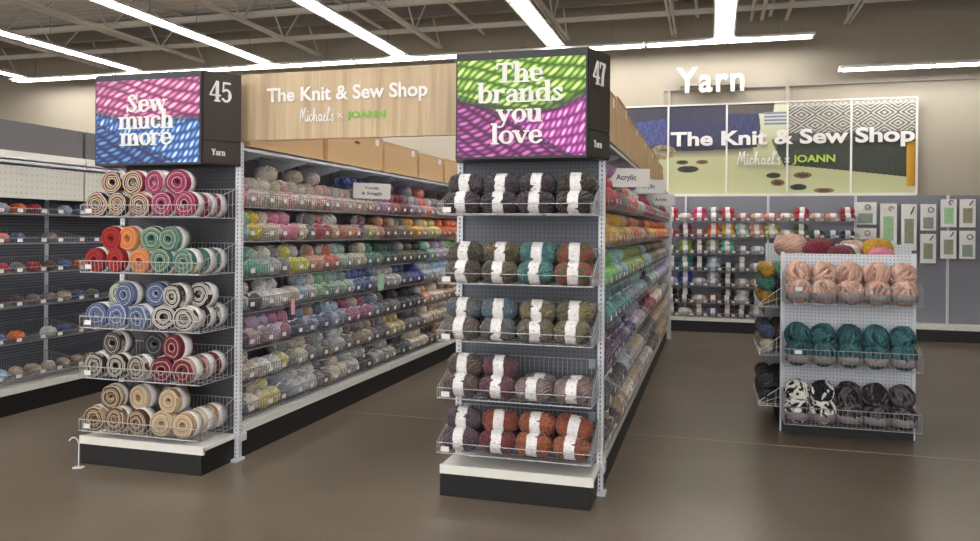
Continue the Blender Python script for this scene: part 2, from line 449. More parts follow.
# ------------------------------------------------------------------ writing
def arcpts(P, n=6):
    Q = [P[0]]+list(P)+[P[-1]]; out = []
    for i in range(1, len(Q)-2):
        a, b, c, d = Q[i-1], Q[i], Q[i+1], Q[i+2]
        for k in range(n):
            t = k/n
            out.append(tuple(.5*(2*b[j]+(c[j]-a[j])*t+(2*a[j]-5*b[j]+4*c[j]-d[j])*t*t+(3*b[j]-a[j]-3*c[j]+d[j])*t**3) for j in (0, 1)))
    out.append(P[-1]); return out
def hull(p):
    p = sorted(set((round(a, 5), round(b, 5)) for a, b in p))
    def half(q):
        h = []
        for c in q:
            while len(h) > 1 and (h[-1][0]-h[-2][0])*(c[1]-h[-2][1])-(h[-1][1]-h[-2][1])*(c[0]-h[-2][0]) <= 0: h.pop()
            h.append(c)
        return h
    return half(p)[:-1]+half(p[::-1])[:-1]
O_ = [(.27+.2*math.cos(a*PI/8), .31+.26*math.sin(a*PI/8)) for a in range(17)]
def st(x, h=.56): return ('T', 0, [(x, .05), (x, h)])
def sf(x, w=.12, y=.035): return ('t', 0, [(x-w, y), (x+w, y)])
def arch(x): return ('m', 1, [(x, .42), (x+.1, .55), (x+.24, .55), (x+.3, .42)])
G = {
 'S': (.56, [('m', 1, [(.46,.68),(.30,.83),(.12,.70),(.27,.47),(.44,.25),(.26,.05),(.07,.2)]), ('T', 1, [(.14,.68),(.27,.47),(.42,.26)]), ('t', 0, [(.48,.6),(.48,.84)]), ('t', 0, [(.05,.03),(.05,.28)])]),
 'e': (.52, [('t', 0, [(.08,.32),(.43,.32)]), ('m', 1, [(.43,.34),(.38,.52),(.25,.57),(.1,.48),(.07,.3),(.12,.12),(.28,.045),(.44,.15)]), ('T', 0, [(.1,.42),(.1,.2)])]),
 'w': (.76, [('T', 0, [(.08,.54),(.22,.08)]), ('t', 0, [(.22,.05),(.36,.54)]), ('T', 0, [(.38,.54),(.52,.08)]), ('t', 0, [(.52,.05),(.68,.54)]), sf(.08,.1,.56), sf(.37,.09,.56), sf(.68,.08,.56)]),
 'm': (.88, [st(.12), st(.43,.45), st(.74,.45), arch(.13), arch(.44), sf(.12), sf(.43), sf(.74), sf(.06,.06,.56)]),
 'n': (.58, [st(.12), st(.43,.45), arch(.13), sf(.12), sf(.43), sf(.06,.06,.56)]),
 'u': (.58, [st(.43), ('T', 0, [(.12,.2),(.12,.56)]), ('m', 1, [(.12,.2),(.18,.06),(.32,.05),(.42,.18)]), sf(.05,.07,.56), sf(.37,.07,.56), sf(.49,.06)]),
 'c': (.48, [('m', 1, [(.4,.45),(.34,.56),(.24,.57),(.1,.46),(.07,.3),(.12,.13),(.26,.045),(.42,.15)]), ('T', 0, [(.1,.42),(.1,.2)]), ('m', 0, [(.37,.46),(.39,.45)])]),
 'h': (.58, [st(.12,.9), st(.43,.45), arch(.13), sf(.12), sf(.43), sf(.06,.06,.9)]),
 'o': (.54, [('m', 0, O_), ('T', 1, [(.09,.4),(.08,.31),(.09,.22)]), ('T', 1, [(.45,.4),(.46,.31),(.45,.22)])]),
 'r': (.44, [st(.12), ('m', 1, [(.13,.42),(.22,.55),(.36,.53)]), ('m', 0, [(.36,.5),(.37,.47)]), sf(.12), sf(.06,.06,.56)]),
 'T': (.64, [st(.31,.82), ('m', 0, [(.05,.84),(.57,.84)]), ('t', 0, [(.03,.84),(.02,.64)]), ('t', 0, [(.59,.84),(.6,.64)]), sf(.31,.14)]),
 'b': (.58, [st(.12,.9), ('m', 1, [(.12,.45),(.26,.57),(.44,.5),(.48,.3),(.42,.1),(.26,.045),(.12,.12)]), ('T', 0, [(.46,.38),(.46,.22)]), sf(.06,.06,.9)]),
 'a': (.52, [('m', 1, [(.1,.44),(.2,.57),(.36,.52),(.38,.4)]), st(.38,.4), ('m', 1, [(.38,.36),(.2,.32),(.09,.2),(.14,.06),(.26,.05),(.38,.16)]), ('t', 0, [(.4,.035),(.5,.035)])]),
 'd': (.58, [st(.44,.9), ('m', 1, [(.44,.45),(.3,.57),(.12,.5),(.08,.3),(.14,.1),(.3,.045),(.44,.12)]), ('T', 0, [(.1,.38),(.1,.22)]), sf(.38,.06,.9), sf(.5,.06)]),
 's': (.42, [('m', 1, [(.34,.47),(.22,.57),(.1,.47),(.22,.32),(.33,.18),(.2,.045),(.06,.14)]), ('t', 0, [(.36,.42),(.36,.57)]), ('t', 0, [(.04,.04),(.04,.2)])]),
 'y': (.54, [('T', 0, [(.09,.54),(.26,.1)]), ('t', 1, [(.46,.54),(.3,.12),(.2,-.14),(.06,-.2)]), ('m', 0, [(.05,-.18),(.07,-.17)]), sf(.08,.1,.56), sf(.46,.08,.56)]),
 'v': (.54, [('T', 0, [(.09,.54),(.26,.08)]), ('t', 0, [(.46,.54),(.28,.06)]), sf(.08,.1,.56), sf(.46,.08,.56)]),
 'l': (.28, [st(.12,.9), sf(.12), sf(.06,.06,.9)]),
 '4': (.6, [('t', 0, [(.36,.84),(.04,.28)]), ('t', 0, [(.04,.27),(.56,.27)]), st(.4,.84), sf(.4,.13)]),
 '5': (.54, [('m', 0, [(.13,.82),(.44,.82)]), ('t', 0, [(.12,.82),(.1,.48)]), ('m', 1, [(.1,.47),(.26,.54),(.42,.46),(.46,.27),(.38,.1),(.22,.05),(.07,.14)]), ('T', 0, [(.44,.34),(.44,.22)])]),
 '7': (.52, [('m', 0, [(.06,.82),(.47,.82)]), ('T', 1, [(.46,.8),(.3,.45),(.24,.08)]), ('t', 0, [(.05,.66),(.05,.84)]), sf(.24,.12)]),
 'Y': (.6, [('T', 0, [(.08,.8),(.28,.42)]), ('t', 0, [(.52,.8),(.3,.42)]), st(.29,.42), sf(.08,.1,.84), sf(.5,.1,.84), sf(.29,.12)]),
}
NIBC = [0]
NIB = {'T': (.085, .04), 'm': (.062, .045), 't': (.036, .036)}
def nib_strokes(mb, strokes, fn, ox, oy, s, d0, d1, nib=None):
    for kind, smooth, P in strokes:
        rx, ry = nib if nib else NIB[kind]
        Q = arcpts(P) if smooth else P
        E = [[(x+rx*math.cos(2*PI*k/12), y+ry*math.sin(2*PI*k/12)) for k in range(12)] for x, y in Q]
        for a, b in zip(E, E[1:]):
            NIBC[0] = (NIBC[0]+1) % 47
            mb.prism([(ox+s*x, oy+s*y) for x, y in hull(a+b)], fn, d0, d1+NIBC[0]*.00006)
def nib_text(mb, txt, fn, cx, base, s, d0, d1, gap=.02, sx=1.0):
    w = (sum(G[c][0]+gap for c in txt)-gap)*s
    x = cx-w/2*sx
    for c in txt:
        f2 = (lambda u, v, d, x=x: fn(x+(u-x)*sx, v, d))
        nib_strokes(mb, G[c][1], f2, x, base, s, d0, d1); x += (G[c][0]+gap)*s*sx
def sans(txt, fn, x0, x1, z0, z1, depth, offset=.02, name='lettering', mat='letter_white', parent=None, spacing=1.0):
    """built-in font text stretched into the box x0..x1, z0..z1 (box holds the glyphs' real extent)"""
    cu = bpy.data.curves.new('txt', 'FONT'); cu.body = txt; cu.offset = offset; cu.space_character = spacing
    cu.resolution_u = 4
    tmp = bpy.data.objects.new('txt', cu); COL.objects.link(tmp)
    bpy.context.view_layer.update()
    me0 = bpy.data.meshes.new_from_object(tmp.evaluated_get(bpy.context.evaluated_depsgraph_get()))
    V = [v.co.copy() for v in me0.vertices]; F = [tuple(p.vertices) for p in me0.polygons]
    bpy.data.objects.remove(tmp); bpy.data.curves.remove(cu); bpy.data.meshes.remove(me0)
    ax, bx = min(v.x for v in V), max(v.x for v in V); ay, by = min(v.y for v in V), max(v.y for v in V)
    tr = lambda v: (x0+(v.x-ax)/(bx-ax)*(x1-x0), z0+(v.y-ay)/(by-ay)*(z1-z0))
    n = len(V); vs = [fn(*tr(v), depth) for v in V]+[fn(*tr(v), 0) for v in V]
    cnt = {}
    for f in F:
        for a, b in zip(f, f[1:]+f[:1]): cnt[(a, b)] = 1
    fs = list(F)
    for (a, b) in cnt:
        if (b, a) not in cnt: fs.append((a, b, b+n, a+n))
    mb = MB().add(vs, fs)
    me = bpy.data.meshes.new(name); me.from_pydata(mb.v, [], mb.f); me.materials.append(M[mat]); me.update()
    return link(name, me, parent)
SCRIPT = [  # monoline handwriting of the shop's name
 [(.0,.05),(.05,.5),(.12,.95),(.16,.9),(.2,.3),(.26,.6),(.36,1.0),(.38,.9),(.36,.4),(.4,.05),(.46,.12)],
 [(.54,.5),(.52,.15),(.58,.05),(.64,.2)],
 [(.84,.45),(.76,.52),(.68,.3),(.74,.05),(.86,.15),(.95,.4),(1.02,.95),(1.06,.9),(1.0,.4),(.98,.02),(1.02,.35),(1.12,.48),(1.16,.3),(1.16,.06),(1.24,.1)],
 [(1.5,.42),(1.4,.5),(1.32,.28),(1.38,.04),(1.48,.2),(1.52,.48),(1.5,.12),(1.56,.04),(1.66,.22),(1.8,.4),(1.74,.52),(1.66,.3),(1.72,.04),(1.86,.12),
  (1.98,.5),(2.04,.95),(2.0,1.0),(1.94,.5),(1.96,.04),(2.08,.14)],
 [(2.14,.95),(2.1,.8)],
 [(2.34,.5),(2.22,.46),(2.3,.25),(2.3,.04),(2.16,.08)],
 [(.54,.75),(.55,.78)],
]
def script(fn, x0, x1, z0, z1, depth, parent, mat='letter_white'):
    mb = MB(); s = (x1-x0)/2.4
    f2 = lambda u, v, d: fn(x0+u*s, z0+v*(z1-z0), d)
    nib_strokes(mb, [('t', 1, P) for P in SCRIPT], f2, 0, 0, 1, 0, depth, (.03, .05))
    o = build(mb, 'script_lettering', mat, parent); return o
def cross(fn, cx, cz, r, depth, parent, mat='letter_white'):
    mb = MB(); nib_strokes(mb, [('t', 0, [(cx-r, cz-r), (cx+r, cz+r)]), ('t', 0, [(cx-r, cz+r), (cx+r, cz-r)])], fn, 0, 0, 1, 0, depth, (r*.18, r*.18))
    return build(mb, 'cross_mark', mat, parent)

def print_grid(name, fn, w, h, nx, nz, colour, parent):
    """flat printed sheet; colour(u, v) in 0..1, v up"""
    vs, fs, cs = [], [], []
    for j in range(nz+1):
        for i in range(nx+1):
            vs.append(fn(w*i/nx, h*j/nz, 0)); cs.append(colour(i/nx, j/nz))
    for j in range(nz):
        for i in range(nx):
            a = j*(nx+1)+i; fs.append((a, a+1, a+nx+2, a+nx+1))
    me = bpy.data.meshes.new(name); me.from_pydata(vs, [], fs)
    ca = me.color_attributes.new('print', 'FLOAT_COLOR', 'POINT')
    flat = []
    for c in cs: flat += [*lin([max(0, min(255, q)) for q in c]), 1.0]
    ca.data.foreach_set('color', flat)
    me.materials.append(M['print']); me.update()
    return link(name, me, parent)

def mixc(a, b, t): t = max(0, min(1, t)); return tuple(x+(y-x)*t for x, y in zip(a, b))
def rope(u, v, dark, mid, light, ang, fs=20, ft=6.5, bend=0.0):
    """twisted plies: leaf shaped strands lying slantwise in rows"""
    x = u*1.42; v2 = v+.03*math.sin(x*5+v*4)
    t = (v2*math.cos(ang)-x*math.sin(ang))*ft*1.25; s = (x*math.cos(ang)+v2*math.sin(ang))*fs*.72
    ft_ = t-math.floor(t); row = math.floor(t)
    q = s-1.15*ft_+row*.43+.15*math.sin(x*9+v*7); k = math.floor(q); fq = q-k
    b = (math.sin(PI*ft_)**.9)*(math.sin(PI*fq)**1.1)
    fib = .5+.5*math.sin((fq+ft_*.5)*24+k)
    hl = .5+.5*math.sin(k*2.3+row*1.9+x*3)
    b = b*(.55+.65*hl)+.06*fib-.02
    return mixc(dark, mid, b/.45) if b < .45 else mixc(mid, light, (b-.45)/.4)
def poster45(u, v):
    bd = .53-.10*math.sin(u*2.6+.1)+(.17*u if u > .5 else .085*u*2*.5)
    bd = .62-.34*u if u < .45 else .467+.06*math.sin((u-.45)*4)
    if v > bd:
        c = rope(u, v, (96,30,74), (206,98,156), (246,196,220), -.28, 16, 7)
        if v < bd+.05: c = mixc(c, (60,20,50), .5)
        if u < .3 and v > .85: c = mixc(c, (110,40,80), .3)
        return c
    c2 = .34-.62*(u-.2)
    if v < c2 and u < .75: return rope(u, v, (10,24,70), (30,70,140), (100,150,200), -.55, 18, 7)
    c = rope(u, v, (16,50,120), (70,130,200), (200,226,244), .22, 18, 7.5)
    if abs(v-bd) < .04: c = mixc(c, (14,24,60), .5)
    if abs(v-c2) < .04 and u < .75: c = mixc(c, (8,16,50), .6)
    return c
def poster47(u, v):
    bd = .60-.16*math.sin(u*2.6)+(.0 if u < .5 else .10*(u-.5))
    if u > .8: bd += .05*(u-.8)*5
    if v > bd:
        c = rope(u, v, (46,84,20), (134,184,58), (222,240,150), -.22, 18, 7)
        if v < bd+.06: c = mixc(c, (34,56,20), .6)
        return c
    c2 = .52-.75*(u-.18)
    if v < c2 and u < .85: c = rope(u, v, (60,10,56), (140,40,128), (206,120,190), -.6, 20, 8)
    else: c = rope(u, v, (104,20,96), (196,80,180), (244,190,236), .25, 20, 8)
    if abs(v-c2) < .03: c = mixc(c, (40,6,40), .6)
    if bd-v < .03: c = mixc(c, (50,10,50), .6)
    return c

# ------------------------------------------------------------------ aisle header boxes
def header(xl, xr, bl, br, yf, yb, z0, z1, poster, lines, number, label, size):
    r = empty('aisle_header_sign', ((xl+xr)/2, yb, z0), label, 'aisle sign', 'header boxes on the end displays')
    ox, oy, oz = r.location
    poly = [(xl, yf), (xr, yf), (br, yb), (bl, yb)]
    L = lambda x, y, z: (x-ox, y-oy, z-oz)
    build(MB().prism(poly, lambda u, v, d: L(u, v, d), z0, z1), 'sign_box', 'black_box', r)
    w, h = xr-xl-.02, z1-z0-.055
    fn = lambda u, v, d: L(xl+.01+u, yf-.004-d, z0+.012+v)
    print_grid('poster', fn, w, h, 190, 140, poster, r)
    mb = MB()
    for txt, cx, base in lines:
        nib_text(mb, txt, fn, cx*w, base*h, size*h, 0, .006, .0, 1.24)
    build(mb, 'poster_lettering', 'letter_white', r)
    # splayed side panel with the aisle number
    S0 = Vector((xr, yf, 0)); S1 = Vector((br, yb, 0)); U = (S1-S0); lw = U.length; U.normalize(); Nn = Vector((U.y, -U.x, 0))
    def fs(u, v, d):
        p = S0+U*u+Nn*(.006+d); return L(p.x, p.y, z0+v)
    build(MB().prism([(.01, .155), (lw-.004, .155), (lw-.004, z1-z0-.008), (.01, z1-z0-.008)], fs, -.004, 0), 'side_panel', 'brown_side', r)
    build(MB().prism([(.01, .008), (lw-.004, .008), (lw-.004, .147), (.01, .147)], fs, -.004, 0), 'side_panel', 'brown_side', r)
    mb = MB(); nib_text(mb, number, fs, lw*.46, (z1-z0)*.68, .15, 0, .003, .01, min(1.0, lw*3.2)); build(mb, 'number_lettering', 'letter_white', r)
    mb = MB(); nib_text(mb, 'Yarn', fs, lw*.42, .06, .045, 0, .003, .02, .9); build(mb, 'side_lettering', 'letter_white', r)
    return r
header(-3.86, -3.06, -3.95, -2.93, 4.17, 4.40, 1.9, 2.485, poster45, [('Sew', .50, .61), ('much', .50, .41), ('more', .50, .21)], '45',
       'black header box with pink and blue yarn poster above the yarn cake end display', .25)
header(-1.40, -.652, -1.47, -.565, 4.19, 4.43, 1.9, 2.495, poster47, [('The', .50, .755), ('brands', .50, .55), ('you', .50, .345), ('love', .48, .125)], '47',
       'black header box with green and purple yarn poster above the marled skein end display', .232)

# wooden sign across the aisle entrance
r = empty('wooden_aisle_sign', (-2.2, 4.52, 2.08), 'pale oak sign board spanning the aisle entrance between both header boxes', 'sign')
build(MB().box(-.80, .74, -.02, .02, 0, .435), 'sign_board', 'oak', r)
fn = lambda u, v, d: (u, -.021-d, v)
sans('The Knit & Sew Shop', fn, -.60, .515, .215, .335, .006, .025, parent=r)
script(fn, -.36, -.115, .108, .195, .004, r)
cross(fn, -.075, .142, .014, .004, r)
sans('JOANN', fn, -.03, .235, .108, .166, .004, .03, mat='letter_green', parent=r)

# ------------------------------------------------------------------ shelving
def upright(parent, x, y, h, z0=0, w=.036):
    return build(MB().box(-w/2, w/2, -w/2, w/2, z0, h), 'upright', 'slot', parent, loc=(x, y, 0))
def endcap(xl, xr, y, ybase, label, peg):
    r = empty('end_display', ((xl+xr)/2, y, 0), label, 'shelving', 'end displays of the shelving runs')
    w = xr-xl; d = y-ybase
    build(MB().box(-w/2+.02, w/2-.02, .0, .02, .14, 2.04), 'pegboard_panel', peg, r)
    upright(r, -w/2+.02, 0, 2.06); upright(r, w/2-.02, 0, 2.06)
    m = MB().box(-w/2+.01, w/2-.012, -d-.004, -.01, .15, .17).box(-w/2+.01, w/2-.012, -d-.008, -d+.01, .128, .178)
    build(m, 'base_deck', 'white_paint', r)
    build(MB().box(-w/2+.01, w/2-.03, -d, -.02, .0, .13), 'kick_plate', 'black_kick', r)
    build(MB().box(w/2-.04, w/2+.015, -.06, .03, 0, .016).box(-w/2-.015, -w/2+.04, -.06, .03, 0, .016), 'foot', 'white_metal', r)
    build(MB().box(w/2-.018, w/2+.008, -.03, .06, .12, .17), 'deck_bracket', 'white_metal', r)
    return r
endcap(-3.865, -2.93, 4.42, 4.06, 'white and black end display with dark pegboard holding yarn cakes', 'peg_darker')
endcap(-1.48, -.588, 4.48, 4.17, 'white and black end display with slate pegboard holding marled skeins', 'peg_dark')

TOPZ = 2.03
def run_section(xs, y0, L, dep, sides, label, group, panel='run_panel', brackets=True):
    r = empty('shelving_unit', (xs, y0, 0), label, 'shelving', group)
    build(MB().box(-.015, .015, .005, L-.005, .12, TOPZ), 'back_panel', panel, r)
    build(MB().box(-.02, .02, -.02, .02, 0, TOPZ+.03), 'upright', 'white_metal', r)
    for s in sides:
        build(MB().box(s*.02, s*dep, .004, L-.004, .195, .212).box(s*(dep-.01), s*(dep+.008), .004, L-.004, .165, .215), 'base_deck', 'white_paint', r)
        build(MB().box(s*.02, s*(dep-.006), .0, L, 0, .165), 'kick_plate', 'black_kick', r)
        build(MB().box(s*.016, s*dep, .004, L-.004, TOPZ, TOPZ+.012).box(s*(dep-.012), s*dep, .004, L-.004, TOPZ-.02, TOPZ+.014).box(s*(dep-.16), s*(dep-.145), .004, L-.004, TOPZ-.018, TOPZ), 'top_shelf', 'white_metal', r)
        if brackets:
            for yy in (.25, .86):
                build(MB().prism([(s*.017, -.13), (s*.05, -.13), (s*(dep-.02), -.03), (s*(dep-.02), -.002), (s*.017, -.002)], lambda u, v, d: (u, d, TOPZ+v), yy, yy+.012), 'bracket', 'white_metal', r)
    return r
for k in range(5):
    run_section(-3.40, 4.46+1.22*k, 1.22, .45, (1, -1) if k == 0 else (1,), 'white shelving unit %s from near end, stocked with pastel yarn under the wooden sign' % ordw(k+1), 'shelving units beside the wooden sign aisle')
for k in range(5):
    run_section(-1.04, 4.52+1.33*k, 1.33, .445, (1,), 'white shelving unit %s from near end, behind the marled skein display' % ordw(k+1), 'shelving units behind the marled skein display')
build(MB().box(-1.09, -.99, 11.13, 11.17, 0, 2.06), 'tmp', 'white_metal') if False else None
tag(build(MB().box(-1.02, -.545, 11.175, 11.21, 0, 1.92), 'divider_board', 'white_metal'), 'tall white board closing the far end of the acrylic yarn shelving', 'panel')
for k in range(4):
    run_section(-5.80, 4.46+1.22*k, 1.22, .45, (1,), 'shelving unit %s from near end, with cream slatted top beyond the yarn cakes' % ordw(k+1), 'shelving units of the next aisle', panel='peg_dark')
# cream panels + grey overhead bins on the next aisle
for k in range(4):
    y = 4.46+1.22*k
    tag(build(MB().box(-5.385, -5.37, y+.01, y+1.21, 1.73, 1.99), 'pegboard_sheet', 'peg_cream'), 'cream perforated sheet %s from near end above the next aisle baskets' % ordw(k+1), 'panel', 'cream sheets of the next aisle')
    r = empty('storage_bin', (-5.35, y, 2.045), 'grey overhead storage bin %s from near end on the next aisle' % ordw(k+1), 'storage bin', 'grey bins on the next aisle')
    build(MB().box(-.42, -.02, .01, 1.2, .06, .30), 'bin_body', 'grey_bin', r)
    build(MB().box(-.43, .0, 0, 1.21, 0, .06), 'bin_lip', 'white_paint', r)

# ------------------------------------------------------------------ wire baskets
def basket_parts(w, d, hb, hf, sp, r, fv=True, mat='wire'):
    """origin: back bottom middle; front towards -Y"""
    P = []
    tb = lambda m, *pts: m.tube(pts, r, 4)
    nx = max(2, round(w/sp)); nd = max(2, round(d/sp/1.4))
    m = MB()
    for i in range(nx+1):
        x = -w/2+w*i/nx; tb(m, (x, 0, 0), (x, 0, hb))
    m.tube([(-w/2, 0, hb), (w/2, 0, hb)], r*1.6, 5)
    P.append(('back_grid', m))
    m = MB()
    if fv:
        for i in range(nx+1):
            x = -w/2+w*i/nx; tb(m, (x, -d, 0), (x, -d-.006, hf))
    for z in (hf, .004): m.tube([(-w/2, -d-.004, z), (w/2, -d-.004, z)], r*1.8, 5)
    P.append(('front_grid', m))
    for s in (-1, 1):
        m = MB(); x = s*w/2
        for i in range(nd+1):
            y = -d*i/nd; tb(m, (x, y, 0), (x, y, hb+(hf-hb)*i/nd))
        m.tube([(x, 0, hb), (x, -d, hf)], r*1.5, 5); m.tube([(x, 0, 0), (x, -d, 0)], r*1.5, 5)
        m.tube([(x, 0, hb*.5), (x, -d, hf*.5)], r, 4)
        P.append(('side_grid', m))
    m = MB(); n2 = max(3, nx//2)
    for i in range(1, n2):
        x = -w/2+w*i/n2; tb(m, (x, 0, 0), (x, -d, 0))
    for i in range(5): tb(m, (-w/2, -d*i/4, 0), (w/2, -d*i/4, 0))
    P.append(('floor_grid', m))
    return [(n, m.mesh(n, mat)) for n, m in P]
TAGM = MB().box(-.024, .024, -.003, 0, -.014, .014).mesh('price_tag', 'tag')
def make_basket(parts, tags, d, hf, label, group):
    r = empty('wire_basket', (0,0,0), label, 'wire basket', group)
    for n, me in parts: link(n, me, r)
    for x, z in tags: link('price_tag', TAGM, r, (x, -d-.008, hf*z))
    remember(r); return r
def put(proto, used, loc, rz, label):
    o = proto if not used[0] else copy_tree(proto); used[0] = True
    o.location = loc; o.rotation_euler = (0, 0, rz); o['label'] = label; return o

ROWN = ['top', 'second', 'third', 'fourth', 'fifth', 'sixth', 'bottom']
# end displays
E45 = [1.565, 1.215, .865, .55, .215]; E47 = [1.587, 1.203, .885, .566, .262]
RN5 = ['top', 'second', 'middle', 'fourth', 'bottom']
bp = basket_parts(.875, .37, .19, .075, .028, .0016)
b45 = make_basket(bp, [(-.37, .5)], .37, .075, '', 'wire baskets of the yarn cake display'); u = [False]
for i, z in enumerate(E45):
    put(b45, u, (-3.3975, 4.40, z), 0, 'wire basket of striped yarn cakes, %s of the five on the end display' % RN5[i])
bp = basket_parts(.86, .36, .20, .06, .028, .0013, fv=False)
b47 = make_basket(bp, [(-.38, .45)], .36, .06, '', 'wire baskets of the marled skein display'); u = [False]
sp_me = MB().prism([(0, 0), (-.33, .0), (-.35, .05), (0, .17)], lambda a, b, d: (d, a, b), 0, .002).mesh('side_plate', 'acrylic_grey')
clip_me = MB().box(-.02, .02, -.004, 0, -.03, .02).mesh('hook_plate', 'acrylic_grey')
link('side_plate', sp_me, b47, (.415, -.01, .005)); link('hook_plate', clip_me, b47, (-.37, -.008, .18)); link('hook_plate', clip_me, b47, (.38, -.008, .18))
remember(b47)
for i, z in enumerate(E47):
    put(b47, u, (-1.034, 4.455, z), 0, 'wire basket of marled skeins, %s of the five on the slate end display' % RN5[i])
# aisle runs
RZ = [1.638, 1.408, 1.158, .934, .685, .462, .238]
def run_baskets(xb, y0, L, n, rows, dep, label, group, rz=PI/2, hb=.15, hf=.112, sp=.024, wr=.0019):
    bp = basket_parts(L-.03, dep, hb, hf, sp, wr, mat='dark_wire')
    pr = make_basket(bp, [(-L/2+.12+L/6*k+.03*(k % 2), .62) for k in range(6)], dep, hf, '', group); u = [False]
    for i, z in rows:
        for k in range(n):
            put(pr, u, (xb, y0+L*(k+.5), z), rz, label % (ROWN[i], ordw(k+1)))
run_baskets(-3.37, 4.46, 1.22, 5, list(enumerate(RZ)), .41, 'wire basket in the %s row, %s from near end, wooden sign aisle', 'wire baskets of the wooden sign aisle', hf=.098, sp=.032, wr=.0017)
run_baskets(-1.01, 4.52, 1.33, 5, list(enumerate(RZ)), .43, 'wire basket in the %s row, %s from near end, acrylic yarn aisle', 'wire baskets of the acrylic yarn aisle', hf=.085, sp=.075, wr=.0013)
run_baskets(-5.77, 4.46, 1.22, 4, list(enumerate([1.60, 1.36, 1.12, .85, .56, .27])), .42, 'wire basket in the %s row, %s from near end, aisle beyond yarn cakes', 'wire baskets of the aisle beyond the cakes', hb=.12, hf=.05)

# ------------------------------------------------------------------ yarn
def skein_prof(L, R, lobes=True):
    pr = []
    for i in range(17):
        t = i/16*2-1
        if lobes: r = R*(max(0, 1-abs(t)**3.4)**.5)*(1-.17*math.exp(-(t/.32)**2))
        else: r = R*(max(0, 1-abs(t)**2.6)**.5)
        pr.append((max(r, R*.12), t*L/2))
    return pr
def skein_mesh(name, L, R, seed, n=26, amp=.06, mat='yarn', lobes=True):
    m = MB().lathe(skein_prof(L, R, lobes), n, 'X')
    rnd = random.Random(seed); ph = rnd.random()*6
    out = []
    for x, y, z in m.v:
        a = math.atan2(z, y); t = x/L
        f = 1+amp*math.sin(9*a+14*t+ph)+amp*.8*math.sin(5*a-9*t+ph*2)+amp*.5*math.sin(3*a+ph)
        out.append((x*(1+.02*math.sin(4*a+ph)), y*f, z*f*.97))
    m.v = out
    return m.mesh(name, mat, True)
def band_mesh(R, w, mat='paper', n=26, wob=0.0):
    m = MB(); k = 7; pr = [(R*.9, -w/2), (R, -w/2)]+[(R*(1.0+.005), -w/2+w*i/k) for i in range(1, k)]+[(R, w/2), (R*.9, w/2)]
    m.lathe(pr, n, 'X'); m.f = m.f[:-2]
    if wob: m.v = [(x+wob*math.sin(3*math.atan2(z, y)), y, z) for x, y, z in m.v]
    return m.mesh('paper_label', mat, True)
def tint(o, a, b):
    o.color = (*a, 1); o['tint'] = [float(q) for q in b]
def place(me, name, loc, rot, a, b, label, group, band=None, scale=None):
    o = link(name, me, None, loc, rot); tint(o, a, b)
    if scale: o.scale = scale
    tag(o, label, 'yarn skein', group)
    if band:
        link('paper_label', band, o)
    return o
rnd = random.Random(3)

# --- marled skeins on the slate end display
MS = [skein_mesh('marled', .214, .066, s, 30, .085, 'yarn', True) for s in range(3)]
MSm = [skein_mesh('marled_speck', .214, .066, s+5, 30, .06, 'yarn_marl', True) for s in range(2)]
BN = [band_mesh(.064, .06, wob=w) for w in (0, .0015, -.002)]
R47 = [
 [[('dusky brown',(74,62,68),(52,46,54))]*1 + [('dark plum grey',(70,60,70),(50,44,52)), ('dark purple brown',(66,52,60),(48,40,48)), ('dark umber',(62,50,44),(44,38,34))]]*2,
 [[('olive brown',(92,84,64),(70,64,54)), ('khaki brown',(104,92,66),(70,66,54)), ('muted teal',(74,122,118),(58,96,96)), ('flecked olive',(96,92,66),(150,70,56))],
  [('olive brown',(92,84,64),(70,64,54)), ('khaki brown',(104,92,66),(70,66,54)), ('muted teal',(74,122,118),(58,96,96)), ('flecked olive',(96,92,66),(150,70,56))]],
 [[('slate brown',(84,88,88),(104,88,78)), ('slate grey',(86,96,102),(96,86,84)), ('grey tan',(110,104,84),(84,82,78)), ('khaki tan',(116,106,80),(88,84,76))],
  [('slate blue grey',(82,98,106),(96,92,88)), ('dusty slate blue',(84,110,124),(96,98,100)), ('ochre grey',(126,114,80),(92,88,80)), ('ochre khaki',(130,116,78),(94,88,76))]],
 [[('mauve brown',(98,80,80),(80,66,66)), ('deep mauve',(98,64,76),(80,52,64)), ('pinkish taupe',(140,126,126),(116,98,96)), ('rosy taupe',(134,116,110),(112,92,88))],
  [('mauve brown',(104,86,82),(84,70,68)), ('deep mauve',(102,64,76),(82,52,62)), None, None]],
 [[('dusky mauve',(92,68,80),(74,56,68)), ('maroon',(120,48,54),(84,40,48)), ('burnt orange',(150,82,52),(122,62,42)), ('copper orange',(148,86,60),(124,66,48))],
  [('smoky mauve',(92,78,90),(72,58,68)), ('brick rust',(146,72,48),(110,50,40)), ('amber orange',(162,94,64),(134,72,50)), ('rust',(154,80,52),(124,60,44))]],
]
